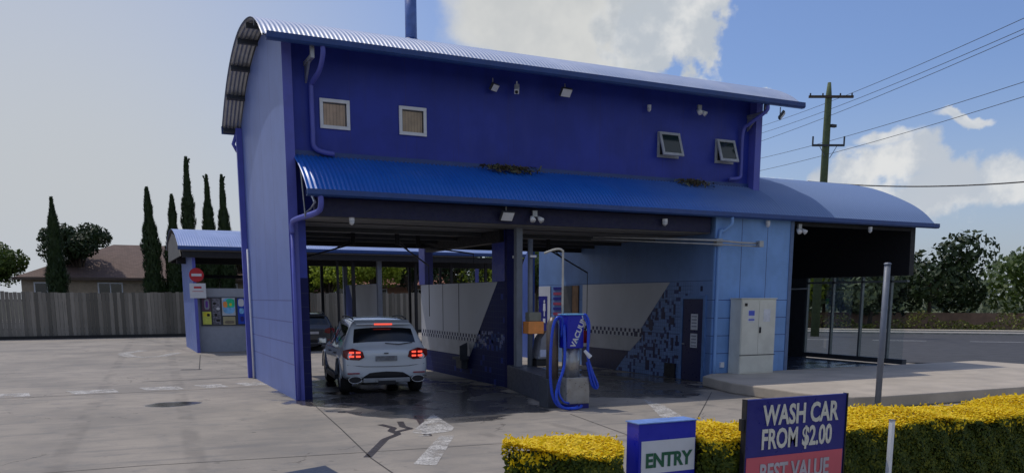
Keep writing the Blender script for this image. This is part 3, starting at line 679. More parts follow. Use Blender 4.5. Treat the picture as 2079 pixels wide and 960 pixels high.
# wash booms under the ceiling
def boom(loc, tip, drop, label):
    o = empty('wash_boom', loc, label, 'wash boom'); L = Vector(loc); T = Vector(tip)
    MB().tube([L+Z*.3, L-Z*.05], .06, 10).build('pivot', M_black, o)
    MB().tube([L, L+(T-L)*.5, T], .022, 6).build('arm', M_black, o)
    MB().tube([L+Z*.12, L+(T-L)*.35], .014, 6).build('stay', M_black, o)
    MB().tube([T, T-Z*drop], .011, 6).build('hose', M_black, o)
    return o
boom((2.3, 3.2, 3.72), (1.1, 4.4, 3.35), .3, 'short black wash boom under the ceiling above the roof of the white car')
boom((3.2, 2.2, 3.72), (5.05, 4.9, 3.25), 1.5, 'long black wash boom reaching to the divider wall of the first bay')
boom((8.2, 3.2, 3.72), (10.4, 4.6, 3.1), 1.8, 'black wash boom reaching to the right wall of the second bay')
boom((4.2, 3.4, 3.72), (5.1, 1.6, 3.45), .25, 'black wash boom beside the navy column of the divider')

# litter on the awning
def litter(cx, n, label, seed, w_=.34):
    rr = random.Random(seed); b = MB()
    for k in range(n):
        x = cx+rr.gauss(0, w_); y = .05-abs(rr.gauss(0, .10)); z = 5.36+(y)*.62+.05+rr.uniform(0, .07)
        d = Vector((rr.uniform(-1, 1), rr.uniform(-1, 1), rr.uniform(-.3, .6))).normalized(); e = d.cross(Vector((rr.uniform(-1, 1), rr.uniform(-1, 1), rr.uniform(-1, 1)))).normalized()
        l = rr.uniform(.03, .10); q = rr.uniform(.008, .025); p = Vector((x, y, z)); b.quad(p-d*l-e*q, p+d*l-e*q, p+d*l+e*q, p-d*l+e*q, rr.choice((0, 0, 1)))
    o = b.build('leaf_litter', [mat('dry leaves', (.10, .075, .045), .9), mat('dry moss', (.12, .13, .07), .9)], recalc=False)
    return tag(o, label, 'leaf litter', None, 'stuff')
litter(5.4, 280, 'clump of dry leaves caught on the blue awning below the middle of the wall', 1)
litter(11.0, 150, 'smaller clump of dry leaves on the awning below the tilted windows', 2, .25)

# ------------------------------------------------------------------ plinth island, vacuum, pay station
isl = tag(MB().prism([(4.66, -3.75, 0.001), (5.42, .2, 0.001), (6.02, .1, 0.001), (5.24, -3.85, 0.001)], (0, 0, .6)).build('plinth', mat('plinth dark paint', (.06, .065, .085), .5, var=.15, dirt=.3), bevel=.015),
          'long dark grey plinth running back from the vacuum to the divider column', 'plinth')
VX, VY = 4.78, -4.05
V = empty('vacuum_unit', (VX+.26, VY+.25, 0), 'steel coin vacuum with blue VACUUM panel and looped blue hoses', 'vacuum')
MB().prism([(VX, VY, .1), (VX+.54, VY-.02, .1), (VX+.56, VY+.52, .1), (VX-.06, VY+.5, .1)], (0, 0, .56)).build('lower_cabinet', M_stain, V, bevel=.012)
MB().box(VX+.01, VY+.0, 0, VX+.54, VY+.5, .099).build('base', M_dblue, V)
MB().tube([(VX+.24, VY+.26, .66), (VX+.24, VY+.26, 1.26)], .19, 20).build('canister', M_stain, V, True)
MB().box(VX+.02, VY+.04, 1.262, VX+.42, VY+.4, 1.95).build('header', M_blue, V, bevel=.02)
hd = V.children[-1]
MB().box(VX+.0, VY+.02, 1.952, VX+.44, VY+.42, 1.975).build('cap', M_cyan, V)
sla = Vector((math.cos(R(66)), 0, math.sin(R(66)))); slb = Vector((-sla.z, 0, sla.x))
text('VACUUM', 'lettering', M_signw, hd, .165, (VX+.20, VY+.04, 1.27), sla, slb, (0, -1, 0), 'LEFT', .035, 1.0)
b = MB(); c0 = Vector((VX+.22, VY+.035, 1.34))
for k in range(9): b.obb(c0+sla*(.03+k*.034)-slb*.012, sla, slb, Y, .011, .006, .002)
b.build('strapline', M_cyan, hd)
# second canister behind to the left
MB().tube([(VX-.12, VY+.42, .6), (VX-.12, VY+.42, 1.75), (VX-.12, VY+.42, 1.9)], [.13, .13, .05], 16).build('canister', mat('brown steel', (.16, .13, .11), .4, .4), V, True)
MB().box(VX-.28, VY+.3, 0, VX+.0, VY+.7, .62).build('rear_cabinet', M_dgrey, V, bevel=.01)
def hose(pts, r=.028): return MB().tube(spline(pts, 6), r, 8).build('hose', M_hose, V, True)
hx, hy = VX, VY
hose([(hx+.36, hy+.1, 1.90), (hx+.44, hy+.02, 1.95), (hx+.50, hy-.03, 1.75), (hx+.47, hy-.05, 1.35), (hx+.47, hy-.06, 1.05), (hx+.58, hy-.07, .75), (hx+.70, hy-.07, .50), (hx+.68, hy-.06, .42), (hx+.58, hy-.06, .50), (hx+.50, hy-.05, .80), (hx+.46, hy-.04, .98)], .03)
hose([(hx+.40, hy+.05, 1.94), (hx+.46, hy-.04, 1.72), (hx+.45, hy-.07, 1.3), (hx+.49, hy-.08, .95), (hx+.6, hy-.1, .55), (hx+.66, hy-.1, .42)], .02)
hose([(hx-.02, hy+.2, 1.5), (hx-.06, hy+.1, 1.85), (hx-.18, hy+.1, 1.90), (hx-.28, hy+.1, 1.7), (hx-.34, hy+.08, 1.2), (hx-.36, hy+.04, .6), (hx-.30, hy-.02, .2), (hx-.14, hy-.1, .05), (hx+.08, hy-.14, .04), (hx+.2, hy-.12, .06)], .03)
hose([(hx-.02, hy+.1, 1.75), (hx-.04, hy+.02, 1.2), (hx-.10, hy-.04, .85), (hx-.26, hy-.08, .5), (hx-.30, hy-.12, .25), (hx-.20, hy-.18, .08), (hx, hy-.22, .04), (hx+.2, hy-.2, .05), (hx+.28, hy-.14, .08)], .03)
hose([(hx-.05, hy+.0, 1.0), (hx-.16, hy-.05, .7), (hx-.24, hy-.1, .4), (hx-.16, hy-.14, .2), (hx+.0, hy-.1, .14)], .022)
MB().tube([(hx+.38, hy-.06, 1.22), (hx+.50, hy-.1, 1.08)], [.03, .05], 8).build('nozzle', M_wht, V)
b = MB().tube(spline([(hx+.02, hy+.25, 1.95), (hx+.02, hy+.25, 3.1), (hx+.0, hy+.25, 3.26), (hx-.14, hy+.28, 3.28), (hx-.36, hy+.36, 3.2)], 5), .022, 8); b.build('overhead_pipe', mat('cream pipe', (.5, .48, .42), .5), V, True)
# change machine
C = empty('pay_station', (5.95, -.5, .6), 'grey pay station with orange and white labels on a steel pole behind the vacuum', 'pay station')
MB().tube([(5.75, -.45, .6), (5.75, -.45, 3.72)], .065, 10).build('pole', M_steel, C, True)
MB().box(5.62, -.62, 1.42, 6.05, -.30, 1.72).build('label_box', M_orange, C, bevel=.01)
MB().box(5.66, -.58, 1.722, 6.0, -.34, 1.95).build('display_box', mat('olive grey', (.22, .22, .18), .6), C, bevel=.02)
MB().prism([(5.90, -.6, .78), (6.28, -.6, .78), (6.32, -.6, 1.30), (6.15, -.6, 1.5), (6.0, -.6, 1.3)], (0, .4, 0)).build('body', mat('station grey', (.22, .23, .27), .4, .3), C, bevel=.02)
MB().box(5.96, -.608, .84, 6.2, -.602, 1.02).build('label', mat('pale label', (.5, .55, .75), .5), C)
MB().box(5.88, -.56, .6, 6.3, -.24, .779).build('base', M_black, C)
b = MB(); b.box(5.5, -.1, 3.28, 5.62, .05, 3.34); b.box(5.70, -.56, 3.28, 5.86, -.52, 3.33); b.build('clip', M_wht, C)
# red fire point on inner wall
fe = empty('fire_extinguisher', (10.9, 5.6, 1.1), 'small red fire extinguisher on the white wall just right of the vacuum', 'extinguisher')
MB().tube([(10.9, 5.55, .78), (10.9, 5.55, 1.15), (10.9, 5.55, 1.22)], [.09, .09, .03], 12).build('cylinder', M_red, fe, True)
MB().box(10.87, 5.52, 1.2, 10.93, 5.6, 1.28).build('valve', M_black, fe)

# ------------------------------------------------------------------ electrical cabinet
E_ = empty('electrical_cabinet', (12.5, -1.3, .26), 'tall cream electrical cabinet with two paper notices against the pale blue wall', 'cabinet')
x0, x1, y0, y1 = 11.56, 12.77, -1.50, -1.05
MB().box(x0, y0, .255, x1, y1, 2.27).build('body', M_cream, E_, bevel=.012)
MB().box(x0-.02, y0-.02, 2.272, x1+.02, y1, 2.295).build('top', M_cream, E_)
for a, c in ((x0+.02, x0+.60), (x0+.61, x1-.02)):
    d = MB().box(a, y0-.014, .78, c, y0-.002, 2.24).build('door', M_cream, E_, bevel=.004)
MB().box(x0+.02, y0-.012, .30, x1-.02, y0-.002, .755).build('lower_panel', M_cream, E_)
MB().box(x0-.01, y0-.018, .757, x1+.02, y0-.001, .775).build('trim', M_dgrey, E_)
MB().box(x0+.63, y0-.04, 1.36, x0+.68, y0-.0145, 1.52).build('handle', M_black, E_)
MB().box(x0+.10, y0-.03, 2.08, x0+.18, y0-.0145, 2.16).build('lock', M_black, E_)
nt = MB().box(x0+.22, y0-.019, 1.65, x0+.46, y0-.0145, 1.98).build('notice', mat('paper', (.62, .64, .68), .6), E_)
b = MB(); b.box(x0+.24, y0-.022, 1.83, x0+.44, y0-.0195, 1.96); b.box(x0+.24, y0-.022, 1.70, x0+.44, y0-.0195, 1.74); b.build('print', mat('notice blue', (.08, .12, .6), .6), nt)
MB().box(x0+.76, y0-.019, 1.66, x0+1.0, y0-.0145, 2.0).build('notice', mat('paper', (.62, .64, .68), .6), E_)

# ------------------------------------------------------------------ steel post right
pt = empty('steel_post', (10.58, -6.97, 0), 'round grey steel post beside the platform nose behind the wash sign', 'post')
MB().tube([(10.50, -6.99, 0.002), (10.50, -6.99, 2.97)], .062, 14).build('pole', M_steel, pt, True)
MB().tube([(10.50, -6.99, 0.002), (10.50, -6.99, .03)], .12, 14).build('base_plate', M_steel, pt)
MB().tube([(10.50, -6.99, 2.97), (10.50, -6.99, 3.0)], [.08, .05], 14).build('cap', M_steel, pt)

# ------------------------------------------------------------------ signs near the street
S = empty('entry_sign', (.77, -12.75, 0), 'blue box sign with white panel reading ENTRY standing in the hedge gap', 'sign')
MB().box(.46, -13.0, .05, 1.09, -12.8, 1.19).build('body', M_blue, S, bevel=.008)
bd = S.children[-1]
MB().box(.45, -13.01, 1.191, 1.10, -12.79, 1.2).build('top', mat('sign top blue', (.18, .3, .62), .4), S)
MB().box(.485, -13.008, .735, 1.075, -13.001, 1.035).build('panel', M_signw, S)
text('ENTRY', 'lettering', M_green, S, .178, (.78, -13.008, .795), X, Z, (0, -1, 0), 'CENTER', .035, .92)
MB().box(.47, -13.003, .10, 1.08, -13.0005, .16).build('lower_strip', M_dblue, S)
S2 = empty('price_sign', (2.2, -13.25, 0), 'dark blue and faded red sign reading WASH CAR FROM $2.00', 'sign')
sx0, sx1, sy = 1.50, 2.76, -13.2
MB().box(sx0, sy, .12, sx1, sy+.04, 1.375).build('board', M_dblue, S2, bevel=.004)
MB().box(sx0+.02, sy-.006, .14, sx1-.02, sy-.001, .83).build('red_panel', M_pink, S2)
for xa in (sx0-.012, sx1+.001): MB().box(xa, sy-.01, .1, xa+.011, sy+.05, 1.38).build('edge_trim', M_black, S2)
for x in (sx0+.12, sx1-.12): MB().box(x-.03, sy+.041, 0, x+.03, sy+.10, 1.2).build('leg', M_steel, S2)
MB().box(sx0-.05, sy+.0, 1.09, sx0-.013, sy+.04, 1.2).build('hinge', M_black, S2)
text('WASH CAR', 'lettering', M_signc, S2, .262, (2.175, sy-.001, 1.13), X, Z, (0, -1, 0), 'CENTER', .028, .70)
text('FROM $2.00', 'lettering', M_signc, S2, .262, (2.135, sy-.001, .905), X, Z, (0, -1, 0), 'CENTER', .028, .655)
text('BEST VALUE', 'lettering', mat('faded grey lettering', (.45, .42, .45), .5), S2, .235, (2.12, sy-.007, .595), X, Z, (0, -1, 0), 'CENTER', .028, .70)
# slim white post at the right edge of the hedge
wp = empty('white_post', (3.3, -13.25, 0), 'slim white post standing at the street side of the yellow hedge', 'post')
MB().box(3.305, -13.3, .0, 3.345, -13.26, 1.08).build('shaft', M_wht, wp); MB().box(3.30, -13.305, 1.081, 3.35, -13.255, 1.09).build('cap', M_steel, wp)

# ------------------------------------------------------------------ hedges
def leafm(name, c1, c2, tr=.25):
    m = bpy.data.materials.new(name); m.use_nodes = True; t = NT(m.node_tree); p = t.n['Principled BSDF']
    pos = t.node('ShaderNodeNewGeometry').outputs['Position']
    wn = t.node('ShaderNodeTexWhiteNoise'); 
    q = t.v('SNAP', pos, (.05, .05, .05)); t.put(wn.inputs['Vector'], q)
    f = t.m('ADD', t.m('MULTIPLY', wn.outputs[0], .55), t.m('MULTIPLY', t.ss(t.noise(pos, 2.5, 3), .3, .7), .45))
    t.put(p.inputs['Base Color'], t.mix(f, c4(c1), c4(c2))); p.inputs['Roughness'].default_value = .55
    p.inputs['Specular IOR Level'].default_value = .3
    tl = t.node('ShaderNodeBsdfTranslucent'); t.put(tl.inputs[0], t.mix(f, c4(c1), c4(c2))); mx = t.node('ShaderNodeMixShader'); mx.inputs[0].default_value = tr
    t.l.new(p.outputs[0], mx.inputs[1]); t.l.new(tl.outputs[0], mx.inputs[2]); t.l.new(mx.outputs[0], t.n['Material Output'].inputs[0])
    return m
M_ly = leafm('golden new leaves', (.80, .58, .008), (.98, .76, .03), .25)
M_lg = leafm('dark hedge leaves', (.025, .055, .008), (.10, .13, .014), .25)
def leaf(b, p, n, s, rr, mi, asp=.55):
    a = n.cross(Vector((rr.uniform(-1, 1), rr.uniform(-1, 1), rr.uniform(-1, 1))))
    if a.length < 1e-3: return
    a.normalize(); c = n.cross(a).normalized(); a = a*s; c = c*s*asp
    k = len(b.v); b.v += [tuple(p-a), tuple(p+c*.9-a*.1), tuple(p+a), tuple(p-c*.9-a*.1)]; b.f.append((k, k+1, k+2, k+3)); b.mi.append(mi)
def hedge(x0, x1, y0, y1, h, rl, rr_, label, seed):
    rr = random.Random(seed); root = empty('hedge', ((x0+x1)/2, (y0+y1)/2, 0), label, 'hedge', 'clipped yellow topped hedges by the street')
    ym = (y0+y1)/2; hw = (y1-y0)/2
    def halfw(x):
        f = 1.
        if rl and x < x0+rl: f = math.sqrt(max(0, 1-((x0+rl-x)/rl)**2))
        if rr_ and x > x1-rr_: f = min(f, math.sqrt(max(0, 1-((x-(x1-rr_))/rr_)**2)))
        return hw*f
    def top(x, y):
        e = .035*math.sin(x*2.3+seed)+.02*math.sin(x*5.1+y*3)
        return h+e-.05*((y-ym)/hw)**2
    core = MB(); N = 24
    xs = [x0+.08+(x1-x0-.16)*i/N for i in range(N+1)]
    for a, c in zip(xs, xs[1:]):
        wa, wc = max(halfw(a)-.1, .01), max(halfw(c)-.1, .01)
        A = [(a, ym-wa, 0), (a, ym-wa, top(a, ym)-.12), (a, ym+wa, top(a, ym)-.12), (a, ym+wa, 0)]; B = [(c, ym-wc, 0), (c, ym-wc, top(c, ym)-.12), (c, ym+wc, top(c, ym)-.12), (c, ym+wc, 0)]
        for i in range(3): core.quad(A[i], B[i], B[i+1], A[i+1])
    core.build('dark_core', mat('hedge interior', (.015, .022, .008), .9), root)  # solid dark shell standing in for the shade between the leaves
    b = MB(); area = (x1-x0)*(y1-y0)
    for k in range(int(area*11500)):
        x = rr.uniform(x0, x1); q = halfw(x); y = ym+rr.uniform(-q, q)
        p = Vector((x, y, top(x, y)+rr.gauss(-.004, .010))); n = Vector((rr.gauss(0, .28), rr.gauss(0, .28), 1)).normalized(); leaf(b, p, n, rr.uniform(.013, .026), rr, 0)
        if rr.random() < .012:
            leaf(b, p+Z*rr.uniform(.01, .05), Vector((rr.gauss(0, 1), rr.gauss(0, 1), .3)).normalized(), .022, rr, 0)
    for k in range(int((x1-x0)*h*2*5200)):
        x = rr.uniform(x0, x1); q = halfw(x); z = h*(1-rr.random()**1.0); s = -1 if rr.random() < .8 else 1
        dep = abs(rr.gauss(0, .035)); cl = .02*math.sin(x*17+z*13)+.02*math.sin(x*7-z*19)
        y = ym+s*(q-dep+cl); z = min(z, top(x, y)-.005)
        n = Vector((rr.gauss(0, .5), s, rr.gauss(.3, .5))).normalized()
        gy = (h-z) < rr.uniform(.0, .14)*(1+.6*math.sin(x*6)); leaf(b, Vector((x, y, z)), n, rr.uniform(.014, .028), rr, 0 if gy and rr.random() < .8 else (2 if rr.random() < .3 else 1))
    for e, sx in ((x0, -1), (x1, 1)):
        for k in range(int((y1-y0)*h*3000)):
            y = rr.uniform(y0, y1); z = rr.uniform(0, h); rad = (rl if sx < 0 else rr_) or 0
            if rad: continue
            leaf(b, Vector((e-sx*abs(rr.gauss(0, .03)), y, z)), Vector((sx, rr.gauss(0, .5), rr.gauss(0, .5))).normalized(), rr.uniform(.014, .028), rr, 0 if h-z < .06 else 1)
    b.build('foliage', [M_ly, M_lg, leafm('mid hedge leaves', (.08, .11, .01), (.22, .22, .02), .25)], root, recalc=False)
hedge(-.70, .36, -13.24, -12.2, 1.02, .62, .42, 'short rounded yellow topped hedge left of the ENTRY sign', 3)
hedge(1.12, 9.5, -13.12, -12.15, 1.03, .0, .0, 'long yellow topped hedge passing behind the wash price sign', 5)

# ------------------------------------------------------------------ cars
def lathe_x(b, cx, y, z, prof, seg=28, mi=0, sgn=1):
    n0 = len(b.v)
    for (dx, r) in prof:
        for k in range(seg):
            a = 2*math.pi*k/seg; b.v.append((cx+dx*sgn, y+r*math.cos(a), z+r*math.sin(a)))
    for i in range(len(prof)-1):
        for k in range(seg):
            j = (k+1) % seg; b.f.append((n0+i*seg+k, n0+i*seg+j, n0+(i+1)*seg+j, n0+(i+1)*seg+k)); b.mi.append(mi)
def make_car(loc, yaw, label, paint, lit, plate, suv=True):
    """built with the rear at y=0 and the nose towards +y, then turned"""
    root = empty('suv' if suv else 'estate_car', (0, 0, 0), label, 'car')
    ST = [ # f, hw, zb, zlow, belt, roof z, roof hw
        (-.02, .80, .46, .60, .93, .955, .62), (.0, .89, .40, .58, .98, 1.00, .66), (.07, .935, .36, .58, 1.03, 1.07, .70), (.13, .945, .33, .58, 1.06, 1.11, .77),
        (.40, .955, .30, .58, 1.08, 1.54, .67), (.48, .958, .30, .58, 1.085, 1.62, .64), (.75, .96, .28, .58, 1.08, 1.66, .62), (1.5, .965, .28, .58, 1.06, 1.705, .64), (2.35, .965, .28, .58, 1.04, 1.70, .64),
        (2.75, .96, .28, .58, 1.02, 1.62, .62), (3.45, .955, .28, .58, 1.02, 1.16, .66), (3.6, .95, .28, .58, 1.0, 1.09, .70), (4.3, .92, .30, .56, .93, .98, .6), (4.7, .84, .32, .55, .78, .84, .5), (4.82, .72, .38, .52, .68, .72, .45)]
    v = []; f = []; mi = []
    def sec(s):
        F, hw, zb, zl, be, zr, rw = s; g = zr-be
        half = [(hw*.86, zb), (hw*.97, zb+.07), (hw, zl+.06), (hw*.992, be-.12), (hw*.95, be), (hw*.935, be+.03 if g > .06 else be+.005), (rw+.085, zr-.075 if g > .2 else zr-.02), (rw, zr-.012), (rw*.5, zr+.012)]
        return [(x, F, z) for x, z in half] + [(0, F, zr+.02)] + [(-x, F, z) for x, z in half[::-1]]
    k = 19
    for s in ST: v += sec(s)
    for i in range(len(ST)-1):
        f0 = ST[i][0]
        for j in range(k-1):
            m_ = 0; jj = min(j, k-2-j)
            if i == 3 and jj in (7, 8): m_ = 1                     # rear glass
            if i == 4 and False: m_ = 0
            if 5 <= i <= 8 and jj == 5: m_ = 2                      # side glass
            if i == 9 and jj in (7, 8): m_ = 3
            f.append((i*k+j, (i+1)*k+j, (i+1)*k+j+1, i*k+j+1)); mi.append(m_)
        f.append((i*k+k-1, (i+1)*k+k-1, (i+1)*k, i*k)); mi.append(4)
    f.append(tuple(range(k))); mi.append(0); f.append(tuple(range((len(ST)-1)*k, len(ST)*k))[::-1]); mi.append(0)
    me = bpy.data.meshes.new('cage'); me.from_pydata(v, [], f)
    for q in range(5): me.materials.append(M_black)
    for p, q in zip(me.polygons, mi): p.material_index = q
    bm = bmesh.new(); bm.from_mesh(me); bmesh.ops.recalc_face_normals(bm, faces=bm.faces); bm.to_mesh(me); bm.free()
    o = bpy.data.objects.new('cage', me); COL.objects.link(o)
    ms = o.modifiers.new('s', 'SUBSURF'); ms.levels = 2; ms.render_levels = 2
    cut = MB()
    for fy in (.88, 3.78):
        for sx in (-1, 1):
            n0 = len(cut.v); cut.tube([(sx*.60, fy, .37), (sx*1.15, fy, .37)], .435, 32)
    co = cut.build('cut', M_black); mb = o.modifiers.new('b', 'BOOLEAN'); mb.object = co; mb.operation = 'DIFFERENCE'; mb.solver = 'EXACT'
    dg = bpy.context.evaluated_depsgraph_get(); em = bpy.data.meshes.new_from_object(o.evaluated_get(dg))
    bpy.data.objects.remove(o); bpy.data.objects.remove(co)
    names = {0: ('body', paint), 1: ('rear_window', M_glassd), 2: ('side_windows', M_glassd), 3: ('windscreen', M_glassd), 4: ('underbody', M_black)}
    for idx, (nm, mt) in names.items():
        m2 = em.copy(); m2.name = nm; bm = bmesh.new(); bm.from_mesh(m2)
        bmesh.ops.delete(bm, geom=[q for q in bm.faces if q.material_index != idx], context='FACES')
        if not bm.faces: bm.free(); continue
        if idx == 2:
            for sx in (-1, 1):
                m3 = em.copy(); m3.name = 'side_window'; b3 = bmesh.new(); b3.from_mesh(m3)
                bmesh.ops.delete(b3, geom=[q for q in b3.faces if q.material_index != 2 or q.calc_center_median().x*sx < 0], context='FACES')
                b3.to_mesh(m3); b3.free(); m3.materials.clear(); m3.materials.append(mt)
                for p in m3.polygons: p.use_smooth = True; p.material_index = 0
                q = bpy.data.objects.new('side_window', m3); COL.objects.link(q); q.parent = root
            bm.free(); continue
        bmesh.ops.recalc_face_normals(bm, faces=bm.faces) if idx == 4 else None
        bm.to_mesh(m2); bm.free(); m2.materials.clear(); m2.materials.append(mt)
        for p in m2.polygons: p.use_smooth = True; p.material_index = 0
        q = bpy.data.objects.new(nm, m2); COL.objects.link(q); q.parent = root
        if idx == 0: body = q
    # wheels
    for fy in (.88, 3.78):
        for sx in (-1, 1):
            t_ = MB(); lathe_x(t_, sx*.935, fy, .37, [(0, .25), (-.0, .33), (-.02, .36), (-.05, .37), (-.2, .37), (-.24, .35), (-.25, .25)], 32, 0, sx)
            wh = t_.build('wheel', mat('tyre rubber', (.018, .018, .02), .8), root, True)
            r_ = MB(); lathe_x(r_, sx*.925, fy, .37, [(0, .252), (-.01, .235), (-.06, .225)], 28, 0, sx)
            for q in range(5):
                a = 2*math.pi*q/5; d = Vector((0, math.cos(a), math.sin(a))); e = Vector((0, -d.z, d.y)); r_.obb(Vector((sx*.905, fy, .37))+d*.12, X, d, e, .012, .115, .028)
            r_.tube([(sx*.90, fy, .37), (sx*.925, fy, .37)], .05, 10); r_.build('rim', mat('alloy', (.35, .36, .38), .35, .8), wh)
            MB().tube([(sx*.80, fy, .37), (sx*.84, fy, .37)], .24, 20).build('brake_disc', M_dgrey, wh)
    # arches
    for fy in (.88, 3.78):
        for sx in (-1, 1):
            pts = [(sx*.952, fy+.45*math.cos(a), .37+.45*math.sin(a)) for a in [math.pi*q/12 for q in range(13)]]
            MB().tube(pts, .022, 6).build('wheel_arch', paint if suv else M_dgrey, root, True)
    # tail lights
    ml = mat('lit tail lamp', (.6, .02, .02), .3, emit=(1, .09, .05), es=2.0) if lit else None
    mr = mat('tail lamp red', (.13, .004, .008), .15, var=0)
    for sx in (-1, 1):
        pts = [(sx*.48, .0), (sx*.52, .13), (sx*.72, .20), (sx*.935, .16), (sx*.945, .02), (sx*.85, -.05), (sx*.60, -.06)]
        def fy(x): return -.028 if abs(x) < .6 else -.028+(abs(x)-.6)**2*.55
        b = MB(); zc = .86
        P = [Vector((p[0], fy(p[0])-.012, zc+p[1])) for p in pts]; b.prism(P, (0, .14, 0)); tl = b.build('tail_light', mr, root, bevel=.008)
        if lit:
            b = MB()
            for (xa, xb) in ((.57, .665), (.71, .81)):
                for (za, zb_) in ((.005, .042), (.09, .127)):
                    yy = fy(xb)-.02
                    b.box(sx*xa, yy-.006, zc+za, sx*xb, yy+.02, zc+zb_)
            b.build('lamp_element', ml, tl)
        b = MB(); b.box(sx*.60, -.045, .50, sx*.86, .02, .525); b.build('reflector', mat('reflector red', (.25, .01, .03), .3), root)
        # exhaust
        if suv:
            ex = MB(); cx = sx*.70; ring = [(cx+.145*math.cos(a), .37+.075*math.sin(a)) for a in [2*math.pi*q/16 for q in range(16)]]
            ex.prism([(p[0], -.035, p[1]) for p in ring], (0, .02, 0)); e_ = ex.build('exhaust', M_black, root)
            MB().tube([(p[0], -.036, p[1]) for p in ring+[ring[0]]], .009, 6).build('exhaust_trim', mat('chrome', (.6, .62, .65), .2, 1., var=0), e_, True)
    b = MB(); b.box(-.52, -.05, .30, .52, .03, .40); b.build('bumper_insert', mat('bumper silver', (.25, .27, .30), .35, .4) if suv else M_dgrey, root, bevel=.015)
    MB().box(-.20, -.055, .25, .20, .03, .345).build('tow_cover', M_black, root, bevel=.01)
    MB().box(-.92, .03, .41, .92, .10, .425).build('bumper_seam', M_dgrey, root)
    if plate: MB().box(-.24, -.045, .775, .24, -.03, .885).build('number_plate', plate, root)
    # seams of the tailgate
    b = MB(); b.tube([(-.86, .0, .70), (-.5, -.024, .66), (0, -.03, .65), (.5, -.024, .66), (.86, .0, .70)], .006, 5); b.build('tailgate_seam', M_dgrey, root)
    # spoiler + high brake light + rails + mirrors
    sp = MB().prism([(-.60, .30, 1.555), (-.62, .52, 1.63), (.62, .52, 1.63), (.60, .30, 1.555)], (0, 0, .035)).build('spoiler', paint, root, bevel=.012)
    if lit: MB().box(-.20, .285, 1.553, .20, .302, 1.588).build('brake_light', mat('lit brake strip', (.6, .03, .02), .3, emit=(1, .10, .06), es=1.6), sp)
    for sx in (-1, 1):
        b = MB().tube(spline([(sx*.60, .75, 1.66), (sx*.61, .85, 1.69), (sx*.63, 1.5, 1.73), (sx*.63, 2.2, 1.72), (sx*.61, 2.5, 1.68)], 4), .018, 6); b.build('roof_rail', M_dgrey, root, True)
        mr_ = MB().obb((sx*1.07, 3.0, 1.10), X, Y, Z, .10, .06, .075).build('mirror', paint if suv else M_black, root, bevel=.03)
        MB().obb((sx*1.07, 2.936, 1.10), X, Y, Z, .08, .003, .055).build('mirror_glass', mat('mirror glass', (.7, .7, .72), .05, 1., var=0), mr_)
        for fy_ in (1.35, 2.35): MB().box(sx*.968-.008, fy_, .88, sx*.968+.012, fy_+.2, .91).build('door_handle', M_dgrey, root)
        MB().obb((sx*.955, 2.3, .33), X, Y, Z, .03, 1.0, .05).build('sill', M_dgrey, root)
        for fy_ in (1.5, 2.45): MB().box(sx*.91-.012, fy_-.03, 1.08, sx*.91+.004, fy_+.03, 1.5).build('door_pillar', M_black, root)
    if suv:
        MB().tube([(0, .10, 1.16), (.30, .075, 1.13), (.62, .12, 1.17)], .01, 5).build('wiper', M_black, root)
        MB().box(-.05, -.038, .93, .05, -.026, .955).build('tailgate_handle', M_dgrey, root)
    root.location = loc; root.rotation_euler = (0, 0, -yaw); root.scale = (1.07, 1.05, 1.07) if suv else (1, 1, .97)
    return root
def carpaint(name, c, rough=.28, metal=.3):
    m = mat(name, c, rough, metal, coat=.8, var=0); return m
M_plateb = mat('blurred plate', (.17, .18, .20), .6, var=.35, vs=8)
make_car((2.15, .0, 0), R(7), 'white suv with lit red tail lights in the first wash bay', carpaint('white pearl paint', (.54, .60, .67), .25, .1), True, M_plateb)
make_car((4.25, 17.4, 0), R(4), 'dark grey estate car parked behind the first wash bay', carpaint('graphite paint', (.04, .045, .055), .3, .5), False, mat('grey plate', (.4, .4, .42), .6), False)

# ------------------------------------------------------------------ rear canopy with kiosk
K = empty('vacuum_canopy', (8, 21, 0), 'low rear canopy with pale blue curved roof standing behind the wash bays', 'canopy')
RC = [(18.1, 4.36), (18.7, 4.62), (19.8, 5.0), (21.4, 5.3), (23, 5.3), (24.6, 5.0), (25.7, 4.6)]
rc, _ = corr(RC, -.95, 15.5, .1, .006, 'canopy_roof', metal_roof('canopy sheet', (.19, .27, .50), (.26, .34, .58), .4), K, 0, 5)
corr(RC, -.93, 15.45, .2, .006, 'roof_lining', M_dgrey, rc, -.05, 4)
gutter(-.97, 15.5, 18.0, 4.4, rc, .16)
MB().box(-.8, 18.2, 3.95, 15.3, 18.35, 4.2).build('beam', M_black, K)
MB().box(-.8, 24.9, 3.95, 15.3, 25.05, 4.5).build('beam', M_black, K)
MB().box(-.8, 21.4, 3.8, 15.3, 21.55, 4.3).build('beam', M_black, K)
MB().box(-.42, 18.5, 0, -.30, 23.9, 4.2).build('end_pier', M_lav, K)
MB().box(-.421, 18.482, 0, -.295, 18.499, 4.2).build('pier_face', M_lavp, K)
b = MB(); b.prism([(-.9, 18.2, 4.0), (-.9, 25.3, 4.0), (-.9, 24.6, 4.85), (-.9, 21.8, 5.15), (-.9, 19.4, 4.75)], (.05, 0, 0)); b.build('gable_infill', M_soffit, K)
for x, wd, m_ in ((3.35, .12, M_black), (5.7, .1, M_black), (6.4, .14, M_black), (7.6, .2, M_steel), (9.4, .12, M_black), (11.2, .12, M_black), (13.0, .12, M_black), (15.2, .16, M_lavp)):
    MB().box(x, 18.7, 0, x+wd, 18.7+wd, 4.2).build('post', m_, K)
    MB().box(x, 24.9, 0, x+wd, 24.9+wd, 4.2).build('post', m_, K)
